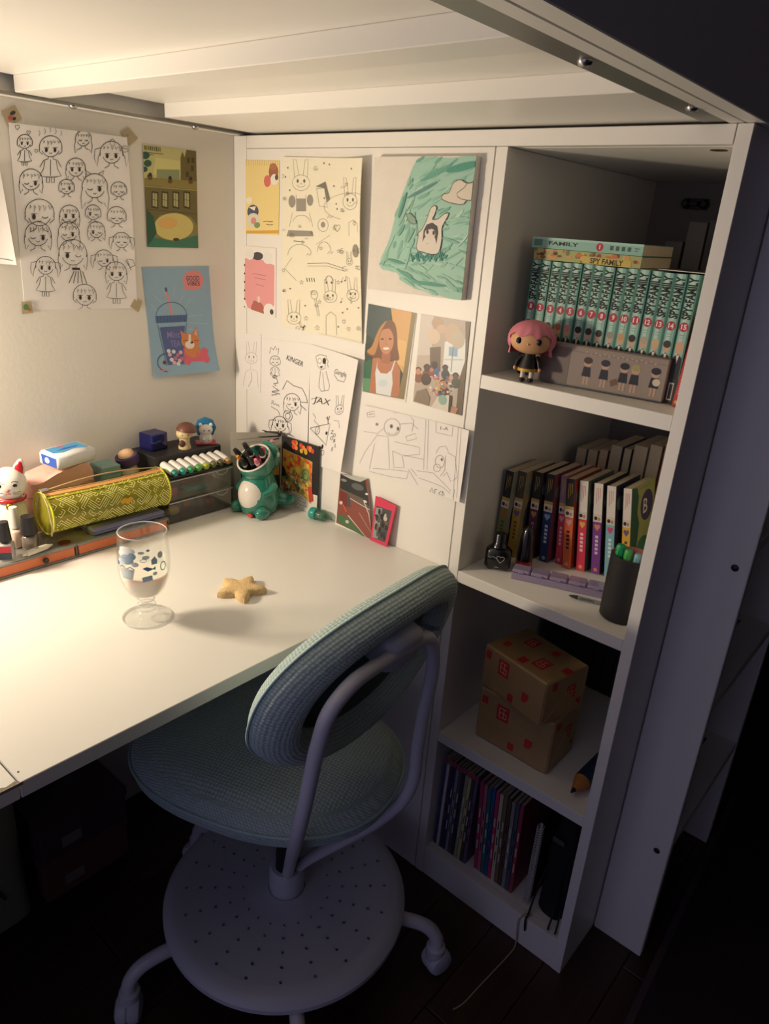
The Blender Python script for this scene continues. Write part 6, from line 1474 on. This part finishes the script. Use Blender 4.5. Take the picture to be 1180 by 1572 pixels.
def bagp(u, v):
    a = 2*math.pi*u; c_, s_ = oval(a, 3.2); w_ = 1-.35*max(0, v-.7)/.3+.03*math.sin(4*a+5*v)
    return (c_*.031*w_, s_*.065*w_, .001+v*.225+.006*math.sin(3*a)*v)
mb = MB(); mb.grid(bagp, 40, 16, closeu=True); tp_ = [bagp(k/40, 1) for k in range(40)]
mb.add([(0, 0, .232)]+tp_, [(0, k+1, (k+1) % 40+1) for k in range(40)])
mb.build('sack', mat('black_fabric', '#0c0c0f', .85, bump=.5, bscale=120), bg, smooth=70)
MB().box(-.018, .006, -.0672, -.0655, .185, .196, bev=.0005).build('grey_patch', mat('grey_patch', '#4a4a50', .8), bg)
for P in ([(-.018, -.064, .12), (-.024, -.080, .06), (-.026, -.093, .007), (-.025, -.1040, .0050), (-.024, -.1050, -.010), (-.022, -.1050, -.024)], [(.014, -.066, .10), (.017, -.080, .035), (.018, -.092, .012), (.019, -.097, .006)], [(.022, -.060, .15), (.029, -.075, .06), (.0330, -.090, .014), (.0335, -.096, .006)]):
    MB().tube(spline(P, 5), .0020, 7).build('cord', BLACK, bg, smooth=60)
sc = MB().tube(spline([(.895, .012, S4+.002), (.886, .004, S4+.004), (.880, -.006, S4-.01), (.881, -.006, .035), (.884, -.008, .006), (.886, -.03, .0016), (.8795, -.1205, .0016), (.8755, -.1752, .0016), (.868, -.20, .0016)], 6), .0013, 7).build('string', mat('cream_string', '#b5a284', .8), smooth=60)
tag(sc, 'thin cream string trailing from the bottom shelf to the floor', 'string')

# ------------------------------------------------------------------ under the desk and beyond the ladder
sb = thing('storage_bag', 'tall pale grey-green storage bag under the left of the desk', 'bag', (.075, -.72, 0))
mb = MB()
def sbag(u, v):
    a = 2*math.pi*u; c_, s_ = oval(a, 5.); k = 1-.06*v+.02*math.sin(3*a+4*v)
    return (c_*.066*k, s_*.104*k, .0005+v*.33)
mb.grid(sbag, 48, 14, closeu=True); tp_ = [sbag(k/48, 1) for k in range(48)]
mb.add([(0, 0, .30)]+tp_, [(0, k+1, (k+1) % 48+1) for k in range(48)])
mb.build('sack', mat('grey_canvas', '#8d8c78', .85, bump=.4, bscale=90), sb, smooth=60)
MB().tube([(.064, .02, .17), (.068, .04, .10), (.070, .05, .08)], .003, 6).build('handle_strap', mat('strap_dark', '#3a3a34', .8), sb)
for i, (c, z0, h, lb, dx) in enumerate((('#6a4038', 0, .105, 'dull red shoe box on the floor under the desk', 0.), ('#4c3a3c', .1052, .085, 'dark shoe box stacked on the red one under the desk', .006))):
    b = thing('shoe_box', lb, 'box', (.078+dx, -.505, z0)); cm_ = mat('box_'+c, c, .7)
    MB().box(-.064, .064, -.090, .090, 0.0003, h-.022, bev=.001).build('body', cm_, b); MB().box(-.066, .066, -.092, .092, h-.0218, h-.0004, bev=.001).build('lid', cm_, b)
    MB().box(.0642, .0648, -.05, -.01, .02, .045).build('sticker', mat('box_sticker', '#8a7f78', .6), b)
rg = thing('rug', 'dark rug on the floor to the right of the ladder', 'rug', (1.112, -.02, 0), .048)
MB().box(0, .95, -.9, .78, .0003, .0085, bev=.003).build('pile', mat('dark_pile', '#2a1d20', .95, var=.3, scale=90, bump=.6, bscale=300), rg)
MB().box(0, .014, -.9, .78, .0086, .0100, bev=.0006).build('border', mat('rug_border', '#4a3a40', .9), rg)
p = at(1160, 1075, z=0)
bs_ = thing('toy_basket', 'dim basket with clothes far behind the ladder', 'basket', (p.x+.05, p.y+.1, 0))
MB().lathe([(0, .001), (.13, .001), (.16, .22), (.152, .22), (.124, .012), (0, .012)], 28).build('basket', mat('basket_weave', '#1a2226', .8, bump=.8, bscale=120), bs_, smooth=40)
for k, (c, x, y, z) in enumerate((('#3a2c3c', -.03, -.02, .19), ('#1c3a40', .05, .03, .2), ('#4a2028', .0, .06, .21))): MB().ball((x, y, z), .07, .06, .045, 14, 9).build('cloth', mat('cl_'+c, c, .9), bs_, smooth=180)
